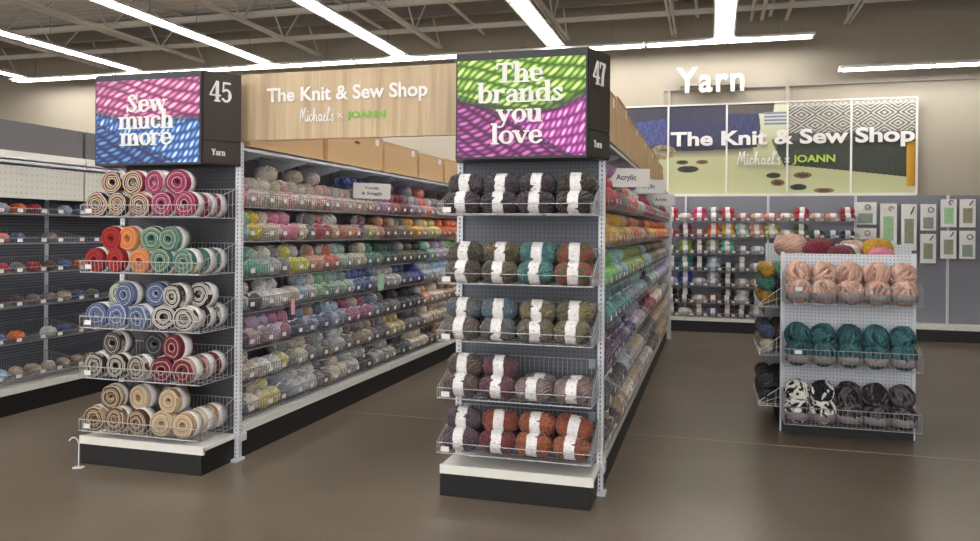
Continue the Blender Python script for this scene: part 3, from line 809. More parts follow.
for i, z0 in enumerate(E47):
    for lay in (0, 1):
        for c in range(4):
            e = R47[i][lay][c]
            if not e: continue
            nm, a, b = e
            x = -1.034-.315+.21*c+rnd.uniform(-.006, .006)
            y = 4.455-.275+(.055 if lay else 0); z = z0+.067+(.104 if lay else 0)
            if i == 4 and lay and c == 3: z -= .004
            rot = (rnd.uniform(0, 6), rnd.uniform(-.03, .03)+(.2 if (i == 4 and lay and c == 3) else 0), rnd.uniform(-.08, .08))
            me = MSm[c % 2] if 'flecked' in nm else MS[(c+lay+i) % 3]
            place(me, 'marled_yarn_skein', (x, y, z), rot, lin(a), lin(b),
                  '%s marled skein, %s across, %s layer, %s basket of slate display' % (nm, ordw(c+1), 'upper' if lay else 'lower', RN5[i]),
                  'marled skeins on the slate end display', BN[(c+lay) % 3])
    # hidden-layer support behind the front skeins
    for c in range(4):
        nm, a, b = R47[i][0][c]
        place(MS[c % 3], 'marled_yarn_skein', (-1.034-.315+.21*c, 4.455-.13, z0+.067), (rnd.uniform(0, 6), 0, 0), lin(a), lin(b),
              '%s marled skein at the back, %s across, %s basket of slate display' % (nm, ordw(c+1), RN5[i]), 'marled skeins on the slate end display', BN[c % 3])

# --- yarn cakes on the other end display
def cake_mesh(cname, R=.077, L=.125):
    m = MB()
    prof = [(.004, .0), (.01, -.002), (.014, -L/2+.02), (.02, -L/2+.006)]
    k = 0; r = .024
    while r < R-.008:
        prof += [(r, -L/2), (r+.0035, -L/2+.0035+.004*0)]; r += .007
    prof += [(R-.004, -L/2+.003), (R, -L/2+.014), (R*1.01, 0), (R, L/2-.014), (R-.01, L/2), (.01, L/2)]
    m.lathe(prof, 28, 'Y')
    return m.mesh('cake', 'cake_'+cname, True)
CM = {k: cake_mesh(k) for k in CAKE}
cl = MB(); R = .0795; pr = [(R*.97, -.022), (R, -.022), (R, .036), (R*.97, .036)]
cl.lathe(pr, 28, 'Y'); cl.f = cl.f[:-2]; CL = cl.mesh('paper_label', 'paper', True)
A, B_, RD, OR, TL, PG, DB, WB, BC, BG, WC, GC, TB, HC = list(CAKE)
C45 = [
 ([A, A, A, B_, B_], [(0.6, A, 0), (1.55, A, 0), (2.6, B_, 0), (3.5, B_, 0)]),
 ([RD, RD, OR, TL, TL], [(.6, RD, 0), (1.4, OR, 0), (2.4, TL, 0), (3.25, TL, 0)]),
 ([DB, DB, DB, WB, WB], [(.65, PG, .06), (1.25, DB, 0), (2.4, DB, .05), (3.45, WB, 0), (4.1, WB, .1)]),
 ([GC, GC, GC, WC, WC], [(.6, BC, .02), (2.3, BG, .06), (3.5, WC, -.01)]),
 ([TB, TB, TB, HC, HC], [(.6, TB, 0), (1.75, HC, .04), (3.3, HC, 0), (2.7, BC, .13), (1.2, BG, .13)]),
]
for i, z0 in enumerate(E45):
    low, up = C45[i]
    def cake(cn, x, y, z, lab, rz):
        o = link('yarn_cake', CM[cn], None, (x, y, z), (rnd.uniform(-.09, .09), rnd.uniform(0, 6), rz+rnd.uniform(-.08, .08)))
        tag(o, lab, 'yarn cake', 'yarn cakes on the end display'); link('paper_label', CL, o)
    for c, cn in enumerate(low):
        x = -3.735+.162*c
        for dpt in range(3 if c == 4 else (2 if c in (0, 3) else 1)):
            y = 4.40-.30+.128*dpt
            if dpt == 2: y = 4.345
            lab = '%s yarn cake, %s across in lower layer, %s, %s basket' % (cn, ordw(c+1), ('front', 'second deep', 'third deep')[dpt], RN5[i])
            cake(cn, x+rnd.uniform(-.004, .004), y, z0+.081, lab, rnd.uniform(-.12, .06)+(.25 if i > 1 and c == 3 and dpt == 0 else 0))
    for k, (p, cn, dy) in enumerate(up):
        fr = p-math.floor(p)
        x = -3.735+.162*p
        cake(cn, x, 4.40-.275+dy, z0+.081+.136, '%s yarn cake resting on top, %s along, %s basket of cake display' % (cn, ordw(k+1), RN5[i]), rnd.uniform(-.2, .12))

# --- pastel skeins in the wooden sign aisle
SM = [skein_mesh('skein', .20, .066, s, 20, .05, 'yarn', False) for s in range(3)]
SMK = [skein_mesh('skein_speck', .20, .066, s+4, 20, .05, 'yarn_marl', False) for s in range(2)]
SB = band_mesh(.0668, .06, n=20)
def seq(s):
    return [(int(a.split(':')[0]), a.split(':')[1]) for a in s.split(',')]
L45 = [
 seq('252:coral,262:pale pink,268:cream,285:cream,300:pale pink,315:cream,330:rosy cream,345:pale pink,360:rosy cream,378:cream,384:lilac pink,394:lilac pink,402:dusty rose,412:dark red,424:lavender grey,434:coral,445:warm grey,460:taupe'),
 seq('254:pale mint,264:sunny yellow,272:beige,284:rosy cream,292:candy pink,302:candy pink,310:cream,322:warm grey,332:bright red,340:pale yellow,350:salmon,364:peach,370:maroon,380:pale yellow,388:peach,397:rust,410:taupe,424:golden yellow,430:beige,441:pale yellow,460:orange'),
 seq('262:turquoise,270:pale mint,280:cream,290:warm grey,302:lime yellow,310:lime yellow,330:peach,342:coral orange,358:pale mint,370:cream,380:sea green,396:dark green,404:blackish green,418:olive,428:blackish green,440:mint,450:pale lilac,460:bright green'),
 seq('256:pale grey,264:black,272:white,288:white,300:cream,314:pale blue,322:white,334:soft green,346:pale mint,356:pale mint,368:blue,378:royal blue,384:pale grey,402:white,412:slate blue,424:royal blue,438:pale grey,460:pale blue'),
 seq('258:plum,266:lilac pink,274:plum,284:lavender,294:mauve pink,306:navy,316:denim,322:tan,332:denim,346:pale blue,352:pale grey,374:mauve pink,388:blue grey,400:warm grey,424:black,434:peach,444:cream,460:tan'),
 seq('264:cream,280:white,292:pale yellow,302:grey green,314:cream,322:warm grey,334:grey green,342:pale lilac,352:white,364:taupe,378:beige,392:warm grey,408:pale yellow,424:mid grey,438:cream,460:beige'),
 seq('258:blue grey,268:cream,280:pale yellow,292:blue grey,306:pale grey,320:white,334:warm grey,348:cream,364:white,376:black,388:pale grey,396:white,410:black,430:cream,440:dark brown,460:tan'),
]
def px_left(y, X=-2.98): return 490+780*(.962*X+.274*y)/(-.274*X+.962*y)
items = []
for i, z0 in enumerate(RZ):
    for lay in ((0, 1, 2) if i == 0 else (0, 1)):
        n = 0; y = 4.56+(.066 if lay == 1 else 0)
        while y < 9.6:
            n += 1
            p = px_left(y)
            cn = [c for x, c in L45[i] if x >= p]; cn = cn[0] if cn else L45[i][-1][1]
            keep = (lay == 0) or (lay == 1 and (i == 0 or rnd.random() < .72)) or (lay == 2 and rnd.random() < (.75 if 383 < p < 400 else .12))
            if rnd.random() < .12 and lay: cn = rnd.choice(['cream', 'white', 'pale grey', cn])
            if keep: items.append((y, i, lay, n, cn))
            y += .132
items.sort()
def shade(c, k): return tuple(max(0, min(1, v*k)) for v in c)
def aisle_skein(y, i, lay, n, cn, xb, name, where, group, bandp):
    z = RZ[i]+.068+(.094 if lay == 1 else (.19 if lay == 2 else 0))
    sc_ = rnd.uniform(.94, 1.0) if lay == 0 else rnd.uniform(.82, .95)
    multi = rnd.random() < .3
    a = shade(pc(cn), rnd.uniform(1.0, 1.22)); a = tuple(.84*v+.16*w_ for v, w_ in zip(a, (.56, .55, .56))); b = shade(a, .84) if not multi else tuple(.5*q+.5*r_ for q, r_ in zip(a, pc(rnd.choice(['white', 'cream', 'pale blue', 'warm grey']))))
    rot = (rnd.uniform(0, 6), rnd.uniform(-.06, .06), rnd.uniform(-.45, .15) if lay else rnd.uniform(-.3, .12))
    me = rnd.choice(SMK) if multi and rnd.random() < .5 else rnd.choice(SM)
    return me, (xb-(.05 if lay else 0)+rnd.uniform(-.012, .01), y+rnd.uniform(-.01, .01), z+rnd.uniform(-.003, .004)), rot, a, b, sc_
LAYN = ['lower', 'upper', 'topmost']
def fill(items, xb, name, where, group, limit, stuffname, stufflabel):
    rest = []
    cnt = {}
    for k, (y, i, lay, n, cn) in enumerate(items):
        me, loc, rot, a, b, s_ = aisle_skein(y, i, lay, n, cn, xb, name, where, group, 1)
        if k < limit:
            place(me, name, loc, rot, a, b, '%s skein, %s from near end, %s layer, %s basket row, %s' % (cn, ordw(n), LAYN[lay], ROWN[i], where), group, SB if k < 220 else None, (s_, s_, s_))
        else: rest.append((me, loc, rot, s_, a))
    if rest:
        vs, fs, cs = [], [], []
        for me, loc, rot, s_, a in rest:
            from mathutils import Euler
            Mx = Matrix.Translation(loc) @ Euler(rot).to_matrix().to_4x4() @ Matrix.Scale(s_, 4)
            bse = len(vs)
            vs += [tuple(Mx @ v.co) for v in me.vertices]; fs += [tuple(q+bse for q in p.vertices) for p in me.polygons]; cs += [a]*len(me.vertices)
        me = bpy.data.meshes.new(stuffname); me.from_pydata(vs, [], fs)
        ca = me.color_attributes.new('print', 'FLOAT_COLOR', 'POINT')
        flat = []
        for c in cs: flat += [*c, 1.0]
        ca.data.foreach_set('color', flat); me.materials.append(M['print'])
        me.polygons.foreach_set('use_smooth', [True]*len(me.polygons)); me.update()
        o = link(stuffname, me); tag(o, stufflabel, 'yarn'); o['kind'] = 'stuff'
fill(items, -3.06, 'soft_yarn_skein', 'wooden sign aisle', 'soft skeins in the wooden sign aisle', 300, 'distant_soft_yarn', 'far end yarn filling the baskets of the wooden sign aisle')

R47S = [
 seq('616:bright red,624:warm grey,632:coral,640:white,646:hot pink,652:dark red,660:warm grey,680:maroon'),
 seq('622:golden yellow,628:beige,634:orange,640:peach,646:bright red,652:golden yellow,680:orange'),
 seq('614:bright green,624:pale aqua,632:fern green,642:fern green,648:pale blue,656:olive,680:taupe'),
 seq('624:teal,634:blue grey,642:pale aqua,648:navy,656:pale mint,680:lavender'),
 seq('618:plum,630:indigo,640:pale lilac,646:wine,652:dark red,660:cream,680:warm grey'),
 seq('620:charcoal,632:pale grey,640:cream,646:olive,652:charcoal,680:tan'),
 seq('614:dark brown,622:tan,630:cream,640:beige,648:white,656:brown,680:tan'),
]
items = []
def px_right(y, X=-.62): return 490+780*(.962*X+.274*y)/(-.274*X+.962*y)
for i, z0 in enumerate(RZ):
    for lay in (0, 1):
        n = 0; y = 4.62+(.07 if lay else 0)
        while y < 11.1:
            n += 1; p = px_right(y)
            cn = [c for x, c in R47S[i] if x >= p]; cn = cn[0] if cn else R47S[i][-1][1]
            if lay == 0 or rnd.random() < .88: items.append((y, i, lay, n, cn))
            y += .142
items.sort()
fill(items, -.665, 'acrylic_yarn_skein', 'acrylic yarn aisle', 'acrylic skeins beside the marled skein display', 300, 'distant_acrylic_yarn', 'far end yarn filling the baskets of the acrylic aisle')

# --- small skeins of the next aisle
SS = [skein_mesh('small', .15, .045, s, 16, .05, 'yarn', False) for s in range(2)]
n43 = ['cream', 'coral', 'pale grey', 'bright red', 'taupe', 'pale blue', 'white', 'orange', 'warm grey', 'denim', 'beige', 'brown']
for i, z0 in enumerate([1.60, 1.36, 1.12, .85, .56, .27]):
    n = 0; y = 4.58
    while y < 8.4:
        n += 1
        if rnd.random() < .8:
            cn = ['cream', 'coral', 'bright red', 'warm grey', 'denim', 'beige'][i] if rnd.random() < .4 else rnd.choice(n43)
            a = shade(pc(cn), .85)
            place(rnd.choice(SS), 'small_yarn_skein', (-5.45, y, z0+.047), (rnd.uniform(0, 6), 0, rnd.uniform(-.3, .3)), a, shade(a, .6),
                  'small %s skein, %s from near end, %s row, aisle beyond yarn cakes' % (cn, ordw(n), ROWN[i]), 'small skeins in the aisle beyond the cakes')
        y += .16

# ------------------------------------------------------------------ cardboard boxes on the top shelves
def cbox(name_label, x0, x1, y0, y1, h, hole=True, side=1):
    r = empty('cardboard_box', ((x0+x1)/2, (y0+y1)/2, TOPZ+.014), name_label, 'cardboard box', 'cardboard boxes on top of the shelving')
    w, d = x1-x0, y1-y0
    m = MB().box(-w/2, w/2, -d/2, d/2, 0, h)
    build(m, 'box_body', 'cardboard', r)
    build(MB().box(-w/2-.004, w/2+.004, -d/2-.003, -.003, h, h+.005).box(-w/2-.004, w/2+.004, .003, d/2+.003, h, h+.005), 'flap', 'cardboard', r)
    xs = side*(w/2)
    if hole:
        e = [(.055*math.cos(t*PI/8), .014*math.sin(t*PI/8)+h*.72) for t in range(16)]
        build(MB().prism(e, lambda u, v, dd: (xs+side*dd, u, v), 0, .0015), 'hand_hole', 'card_dark', r)
    build(MB().box(xs, xs+side*.0015, d/2-.16, d/2-.08, h-.07, h-.01), 'shipping_label', 'tag', r)
    build(MB().box(-w/2+.02, w/2-.02, -.025, .025, h+.005, h+.006), 'tape', 'beige_tape' if 'beige_tape' in M else 'cardboard', r)
for k, (a, b, h) in enumerate([(4.60, 5.62, .285), (5.70, 6.78, .30), (6.83, 7.68, .285), (7.74, 8.5, .27), (8.56, 9.3, .28), (9.36, 10.2, .28)]):
    cbox('brown cardboard box, %s from near end on top of the wooden sign aisle shelving' % ordw(k+1), -3.38, -2.99, a, b, h, k == 1)
for k, (a, b, h) in enumerate([(4.62, 5.2, .33), (5.26, 5.95, .36), (6.0, 6.8, .33), (6.85, 7.7, .32), (7.76, 8.6, .31), (8.66, 9.5, .31), (9.56, 10.4, .28)]):
    cbox('brown cardboard box, %s from near end on top of the acrylic yarn shelving' % ordw(k+1), -1.02, -.62, a, b, h, False)

# ------------------------------------------------------------------ shelf signs
def card(loc, rz, w, h, lines, label, name='shelf_sign'):
    r = empty(name, loc, label, 'shelf sign', None, rz)
    build(MB().box(-w/2, w/2, 0, .004, 0, h), 'card', 'tag', r)
    fn = lambda u, v, d: (u, -.001-d, v)
    for t, x0, x1, z0, z1 in lines: sans(t, fn, x0, x1, z0, z1, .0006, .02, parent=r, mat='ink')
    return r
card((-2.90, 6.36, 1.775), PI/2*.55, .36, .135, [('Cuddly', -.07, .07, .075, .105), ('& Snuggly', -.10, .10, .025, .06)], 'white two-line sign card clipped to the top row of pastel skeins')
for k, (y, z, nm) in enumerate([(5.3, 1.80, 'nearest'), (7.05, 1.84, 'middle'), (9.0, 1.80, 'farthest')]):
    card((-.60+.04, y, z), PI/2*.25, .33, .125, [('Acrylic', -.07, .07, .035, .085)], 'white one-word sign card in the acrylic yarn aisle, %s of the three' % nm)
    m = MB().box(-.165, .165, .0, .05, 0, .03)
    for q in range(5): pass
# violet packs showing above the acrylic cards
for k, y in enumerate((5.2, 5.5, 6.8, 7.1)):
    o = link('acrylic_pack', skein_mesh('pack', .2, .06, k, 16, .05, 'yarn', False), None, (-.72, y, RZ[0]+.27), (0, 0, .2)); tint(o, pc('lilac pink'), pc('lavender'))
    tag(o, 'violet skein pack lying above the sign cards, %s from near end of acrylic aisle' % ordw(k+1), 'yarn skein', 'violet packs of the acrylic aisle')
# blue packs behind the two-line card
for k in range(3):
    m = MB().box(-.05, .05, -.06, .06, 0, .045)
    m.v = [(x+.012*(z > .01), y, z) for x, y, z in m.v]
    o = link('blue_pack', skein_mesh('bpack', .18, .05, k, 16, .05, 'yarn', False), None, (-3.10, 6.16+.13*k, RZ[0]+.275), (0, .1, -.3)); tint(o, pc('royal blue'), pc('pale blue'))
    tag(o, 'bright blue skein lying behind the two-line sign card, %s from near end' % ordw(k+1), 'yarn skein', 'blue skeins behind the two-line card')
# hanging paper flags
tag(build(MB().prism([(-.03, 0), (-.026, -.11), (.026, -.11), (.018, 0)], lambda u, v, d: (d, u, v), 0, .002), 'shelf_flag', 'pink_tag', loc=(-2.925, 5.06, RZ[3]+.055)),
    'pink paper flag hanging from the fourth basket row of the wooden sign aisle', 'paper flag')
tag(build(MB().prism([(-.06, 0), (-.06, -.15), (.06, -.15), (.06, 0)], lambda u, v, d: (d, u, v), 0, .002), 'shelf_flag', 'green_tag', loc=(-2.925, 6.62, RZ[3]+.16)),
    'pale green paper flag hanging from the fourth basket row of the wooden sign aisle', 'paper flag')

# ------------------------------------------------------------------ far wall: shelving, mural, lettering
WX = [-1.62, -.40, .82, 2.04, 3.26]
for k, x in enumerate(WX):
    r = empty('shelving_unit', (x, 12.62, 0), 'grey wall shelving unit %s along the far wall under the mural' % ordw(k+1), 'shelving', 'wall shelving units under the mural')
    build(MB().box(.006, 1.214, 0, .02, .12, 2.06), 'back_panel', 'peg_wall', r)
    upright(r, 0, -.02, 2.06, 0, .03)
    build(MB().box(.004, 1.216, -.46, -.0, .195, .21).box(.004, 1.216, -.47, -.455, .165, .215), 'base_deck', 'white_paint', r)
    build(MB().box(0, 1.22, -.455, 0, 0, .165), 'kick_plate', 'black_kick', r)
bp = basket_parts(1.19, .42, .12, .06, .05, .0025, mat='dark_wire')
wb = make_basket(bp, [(-.5+.2*k, .6) for k in range(6)], .42, .06, '', 'wire baskets on the far wall'); u = [False]
WZ = [1.66, 1.415, 1.17, .915, .68, .425, .225]
for i, z in enumerate(WZ):
    for k in range(3):
        put(wb, u, (WX[k]+.61, 12.60, z), 0, 'wire basket in the %s row on the far wall, %s bay' % (ROWN[i], ordw(k+1)))
WC = [
 'bright red,pale pink,hot pink,warm grey,bright red,dusty rose,powder pink,salmon,powder pink,bright red,powder pink,peach,dark red',
 'bright red,maroon,rust,orange,golden yellow,pale mint,peach,pale yellow,beige,olive,dark green,slate blue,navy',
 'olive,fern green,olive,grey green,mint,warm grey,pale grey,taupe,cream,grey green,olive,beige,olive',
 'slate blue,teal,black,pale blue,black,mid grey,pale lilac,white,pale grey,blue,navy,denim,blue',
 'lavender,royal blue,pale blue,pale lilac,black,beige,tan,cream,taupe,beige,tan,cream,tan',
 'black,black,cream,rust,dark brown,white,black,cream,white,black,tan,cream,black',
 'black,cream,taupe,slate blue,wine,charcoal,beige,white,cream,black,tan,cream,black',
]
WS = [skein_mesh('wall_skein', .205, .066, s, 18, .05, 'yarn', True) for s in range(2)]
WB_ = band_mesh(.0625, .07, n=18)
for i, z0 in enumerate(WZ):
    cols = WC[i].split(',')
    for c in range(14):
        x = -.60+.207*c
        if x > 2.0: break
        for lay in (0, 1):
            if lay and not (rnd.random() < .45 or (i, c) in ((1, 4), (0, 9), (3, 2), (5, 1), (5, 4), (2, 4))): continue
            cn = cols[c % 13]; a = shade(pc(cn), rnd.uniform(.85, 1.05))
            place(WS[(c+lay) % 2], 'worsted_yarn_skein', (x+rnd.uniform(-.01, .01), 12.60-.34+(.06*lay), z0+.067+.092*lay), (rnd.uniform(0, 6), 0, rnd.uniform(-.05, .05)), a, shade(a, .7),
                  '%s skein %s along, %s layer, %s wall row under the mural' % (cn, ordw(c+1), LAYN[lay], ROWN[i]), 'skeins in the far wall baskets', WB_)

MURX = [-1.56, -.68, .205, 1.09, 1.98, 2.86]
def mural_colour(px, py):
    # crop pixel space of the printed photo: 35..968 across, about 40..325 down
    nz = .5+.5*math.sin(px*.31+math.sin(py*.23)*3)*math.sin(py*.37+px*.11)
    base = mixc((206,206,180), (178,180,136), (py-60)/150)
    base = mixc(base, (200,202,160), max(0, (py-270)/80))
    c = base
    if px < 540:
        lowb = 168+14*math.sin((px-35)*.006)
        rgt = 492-((py-110)/40)**2*4 if py > 66 else 536-(py-40)*.12
        if px < rgt and py < lowb:
            c = mixc((52,50,64), (72,70,78), nz*.5)
            if px < 205 and py > 78+6*math.sin(px*.02): c = mixc((46,54,104), (80,88,140), nz)
            if 205 <= px < 388: c = mixc((44,44,66), (62,60,82), nz*.6) if py < 90 else mixc((38,42,72), (52,56,92), nz)
            if px >= 388: c = mixc((90,80,74), (72,66,64), nz*.5) if py < 64+(px-388)*.02 else mixc((36,40,76), (60,66,110), nz)
            if py > lowb-22: c = mixc(c, (34,34,42), (py-lowb+22)/22*.8)
        elif px < 470 and lowb <= py < lowb+26: c = mixc((96,92,80), c, (py-lowb)/26)
    if 505 < px < 582 and 62 < py < 104:
        c = mixc((96,104,116), (200,204,206), .5+.5*math.sin(py*.55))
    if 150 < px < 232 and 158 < py < 212:
        q = abs(((px-190)/40)**2+((py-185)/24)**2-.6)
        if q < .4: c = mixc((96,84,60), (170,150,110), nz)
    top = 150+(px-530)*.02
    if px > 530 and py > top-6:
        low = 228+(px-530)*.115 if px > 570 else 150+(px-525)*2.0
        if py < low and py > top: c = mixc((44,50,42), (58,66,52), nz)
        if px < 580 and py < 200 and px < 545: c = mixc(c, base, .3)
    if px > 578 and py <= 158:
        u_ = (px-578); v_ = (py-40)
        tri = abs((u_ % 84)-42)*.62; dv = abs((v_ % 68)-34); s_ = math.sin((tri+dv)*.62)
        c = (190,186,176) if s_ > .1 else (84,82,80)
        if py > 132: c = mixc(c, (44,46,42), .65)
        if v_ < 8: c = mixc(c, (215,212,204), .5)
    if px > 940 and 165 < py < 305: c = mixc((206,156,30), (160,112,20), (px-940)/28)
    for bx, by, rx, ry, cc in [(250,220,19,7,(62,52,44)), (312,220,19,7,(120,84,54)), (268,243,33,11,(44,42,42)), (535,267,23,9,(44,40,38)),
                               (625,267,28,10,(110,80,52)), (548,290,22,11,(120,84,56)), (612,305,26,10,(40,40,42)), (690,316,31,8,(130,92,58))]:
        q = ((px-bx)/rx)**2+((py-by)/ry)**2
        if q < 1: c = cc if q > .35 else mixc(cc, (20,18,16), .5)
    return c
r = empty('mural_sign', (.65, 12.66, 2.08), 'long framed mural of fabric rolls and buttons on the far wall', 'mural')
MH = 1.42
PXB = [(35, 203), (208, 384), (388, 575), (580, 768), (772, 968)]
for k in range(5):
    a, b = MURX[k]+.012, MURX[k+1]-.012
    fn = lambda u, v, d, a=a: (a+u-.65, -.012-d, v+.02)
    pa, pb = PXB[k]
    print_grid('mural_panel', fn, b-a, MH-.04, 110, 150, (lambda u, v, pa=pa, pb=pb: mural_colour(pa+(pb-pa)*u, 325-(325-34)*v)), r)
m = MB()
for x in MURX: m.box(x-.65-.014, x-.65+.014, -.03, 0, 0, MH)
m.box(MURX[0]-.65, MURX[-1]-.65, -.03, 0, -.03, .022).box(MURX[0]-.65, MURX[-1]-.65, -.03, 0, MH-.018, MH+.006)
build(m, 'frame', 'white_paint', r)
build(MB().box(MURX[0]-.65, MURX[-1]-.65, -.008, 0, 0, MH), 'backing', 'ink', r)
fn = lambda u, v, d: (u-.65, -.034-d, v)
sans('The Knit & Sew Shop', fn, -.64, 2.83, .70, .995, .012, .03, parent=r)
script(fn, .37, 1.0, .46, .66, .01, r)
cross(fn, 1.085, .525, .03, .01, r)
sans('JOANN', fn, 1.165, 1.76, .455, .60, .01, .025, mat='letter_lime', parent=r)
# channel posts above the mural
for k, (x, z) in enumerate(((-.68, 3.74), (1.09, 3.86))):
    struct(build(MB().box(x-.03, x+.03, 12.68, 12.74, 3.5, z), 'trim_%d' % (k+6), 'trim_grey'))
r = empty('raised_wall_lettering', (0, 12.6, 3.7), 'large raised white word Yarn on the beige far wall', 'wall lettering')
fn = lambda u, v, d: (u, -.05-d, v)
sans('Yarn', fn, -.56, .455, -.04, .36, .05, .022, parent=r, mat='letter_cream', spacing=1.12)
build(MB().box(-.5, .42, -.05, .06, .08, .12), 'mounting_rail', 'trim_grey', r)

# hanging notions packages
def notion(x, z, w, h, kind, label):
    r = empty('notions_package', (x, 12.52, z), label, 'package', 'hanging notions packages on the far wall')
    build(MB().box(-w/2, w/2, 0, .02, 0, h), 'card_back', 'tag', r)
    if kind == 'ring':
        build(MB().tube([(.03+.035*math.cos(t*PI/8), -.008, h*.78+.035*math.sin(t*PI/8)) for t in range(16)], .006, 5, True), 'ring_print', 'black_box', r)
        build(MB().box(-w*.33, w*.33, -.004, 0, h*.08, h*.5), 'product_window', 'green_window', r)
    elif kind == 'needle':
        build(MB().tube([(w*.1, -.006, h*.78), (w*.32, -.006, h*.95)], .008, 5), 'needle_print', 'black_box', r)
        build(MB().box(-w*.3, w*.3, -.004, 0, h*.15, h*.68), 'product_window', 'brown_window', r)
    else:
        build(MB().tube([(w*.15+.03*math.cos(t*PI/8), -.008, h*.88+.03*math.sin(t*PI/8)) for t in range(13)], .006, 5), 'hook_print', 'black_box', r)
        build(MB().box(-w*.3, w*.3, -.004, 0, h*.12, h*.7), 'product_window', 'lime_window', r)
    build(MB().tube([(0, .02, h-.01), (0, .1, h+.01)], .004, 5), 'peg_hook', 'wire', r)
M['green_window'] = plain('green_window', (128,146,130), .4, 0, .5, 40)
M['brown_window'] = plain('brown_window', (136,136,116), .4, 0, .5, 30)
M['lime_window'] = plain('lime_window', (150,190,144), .4, 0, .4, 30)
notion(2.16, 1.63, .30, .33, 'ring', 'pale square package with round hoop, upper beside the far wall skeins')
notion(2.16, 1.25, .30, .33, 'ring', 'pale square package with round hoop, lower beside the far wall skeins')
notion(2.47, 1.32, .22, .62, 'hook', 'tall cream package with bright green window under the mural')
notion(2.74, 1.26, .20, .67, 'needle', 'tall lilac package with needle picture and brown window under the mural')
notion(2.99, 1.55, .20, .38, 'ring', 'small pale package past the tall lilac package, upper one')
notion(2.99, 1.08, .20, .42, 'needle', 'small pale package past the tall lilac package, lower one')
for k in range(2):
    for j in range(2):
        notion(3.25+.24*k, 1.6-.45*j, .2, .4, ('hook', 'needle', 'ring')[(k+j) % 3], 'pale hanging package, %s column past the mural edge, %s row' % (ordw(k+1), ordw(j+1)))

# ------------------------------------------------------------------ free standing pegboard rack
FX, FY = .965, 6.30
r = empty('pegboard_rack', (FX, FY, 0), 'white pegboard floor rack with chunky yarn in wire baskets', 'display rack')
build(MB().box(-.46, .46, 0, .02, .1, 1.345), 'front_pegboard', 'peg_white', r)
build(MB().box(-.52, .62, .85, .87, .1, 1.41), 'rear_pegboard', 'peg_white', r)
for x in (-.45, .45): build(MB().box(x-.012, x+.012, -.012, .03, .0, 1.355), 'upright', 'white_metal', r)
build(MB().box(-.36, -.34, .02, .85, .1, 1.25).box(.34, .36, .02, .85, .1, 1.25), 'side_pegboard', 'peg_grey', r)
build(MB().box(-.45, .45, -.02, .87, .0, .10), 'kick_plate', 'black_kick', r)
build(MB().box(-.34, .34, .02, .85, 1.25, 1.26), 'top_tray', 'white_paint', r)
bp = basket_parts(.90, .25, .22, .13, .03, .0016, mat='dark_wire')
pb = make_basket(bp, [(-.36, .85)], .25, .13, '', 'wire baskets on the front of the pegboard rack'); u = [False]
PZ = [.985, .53, .11]; P3 = ['top', 'middle', 'bottom']
for i, z in enumerate(PZ): put(pb, u, (FX, FY-.015, z), 0, 'wire basket on the pegboard rack front, %s of the three, with chunky yarn' % P3[i])
def chunky(seed, mat, hard=False, R=.081, tr=.0125, n=19):
    m = MB(); g = random.Random(seed); cs = []
    for k in range(n):
        kv = g.random()
        ax = Vector((g.uniform(-1, 1), g.uniform(-1, 1), g.uniform(-.7, .7))).normalized()
        u1 = ax.orthogonal().normalized(); u2 = ax.cross(u1); off = g.uniform(-.45, .45)*R; rr = math.sqrt(R*R-off*off)
        ph = g.uniform(0, 6)
        m.tube([ax*(off+.006*math.sin(3*t*PI/10+ph))+(u1*math.cos(t*PI/10)+u2*math.sin(t*PI/10))*(rr*(1+.05*math.sin(2*t*PI/10+ph))) for t in range(20)], tr, 6, True)
        cs += [kv]*(len(m.v)-len(cs))
    m.lathe([(R*.84*math.sin(PI*j/10)+.002, -R*.84*math.cos(PI*j/10)) for j in range(11)], 16, 'Z')
    m.v = [(x, y, z*1.02) for x, y, z in m.v]
    cs += [1.0]*(len(m.v)-len(cs))
    me = m.mesh('chunky', mat, True)
    ca = me.color_attributes.new('strand', 'FLOAT_COLOR', 'POINT'); flat = []
    for q in cs:
        if hard: q = 0.0 if q < .5 else 1.0
        flat += [q, q, q, 1.0]
    ca.data.foreach_set('color', flat)
    return me
CH = [chunky(s, 'yarn_strand') for s in range(3)]; CHM = [chunky(s+7, 'yarn_strand', True) for s in range(3)]
cbm = MB(); cbm.lathe([(.086, -.062), (.0925, -.06), (.0945, -.03), (.0945, -.008), (.09, -.006)], 22, 'Z'); cbm.f = cbm.f[:-2]; CB = cbm.mesh('paper_label', 'band_grey', True)
PCOL = [[('powder pink', (218,184,168), (172,132,118), 0)]*5, [('deep teal', (62,112,116), (34,68,76), 0)]*5,
        [('black and white', (226,226,220), (26,26,30), 1)]*2+[('black and charcoal', (30,28,32), (92,84,88), 1)]*3]
for i, z0 in enumerate(PZ):
    for lay in (0, 1):
        for c in range(5):
            nm, a, b, mar = PCOL[i][c]
            x = FX-.352+.176*c; y = FY-.155+(.045 if lay else 0); z = z0+.09+(.125 if lay else 0)
            o = place((CHM if mar else CH)[(c+lay) % 3], 'chunky_yarn_skein', (x, y, z), (0, 0, rnd.choice([0, .7, 1.9, 3.1, 4.2]) if lay else rnd.uniform(0, 6)), lin(a), lin(b),
                  '%s chunky skein, %s of five across, %s layer, %s basket of pegboard rack' % (nm, ordw(c+1), LAYN[lay], P3[i]), 'chunky skeins on the front of the pegboard rack',
                  CB if not lay else None, (.98, .98, 1.0) if lay else None)
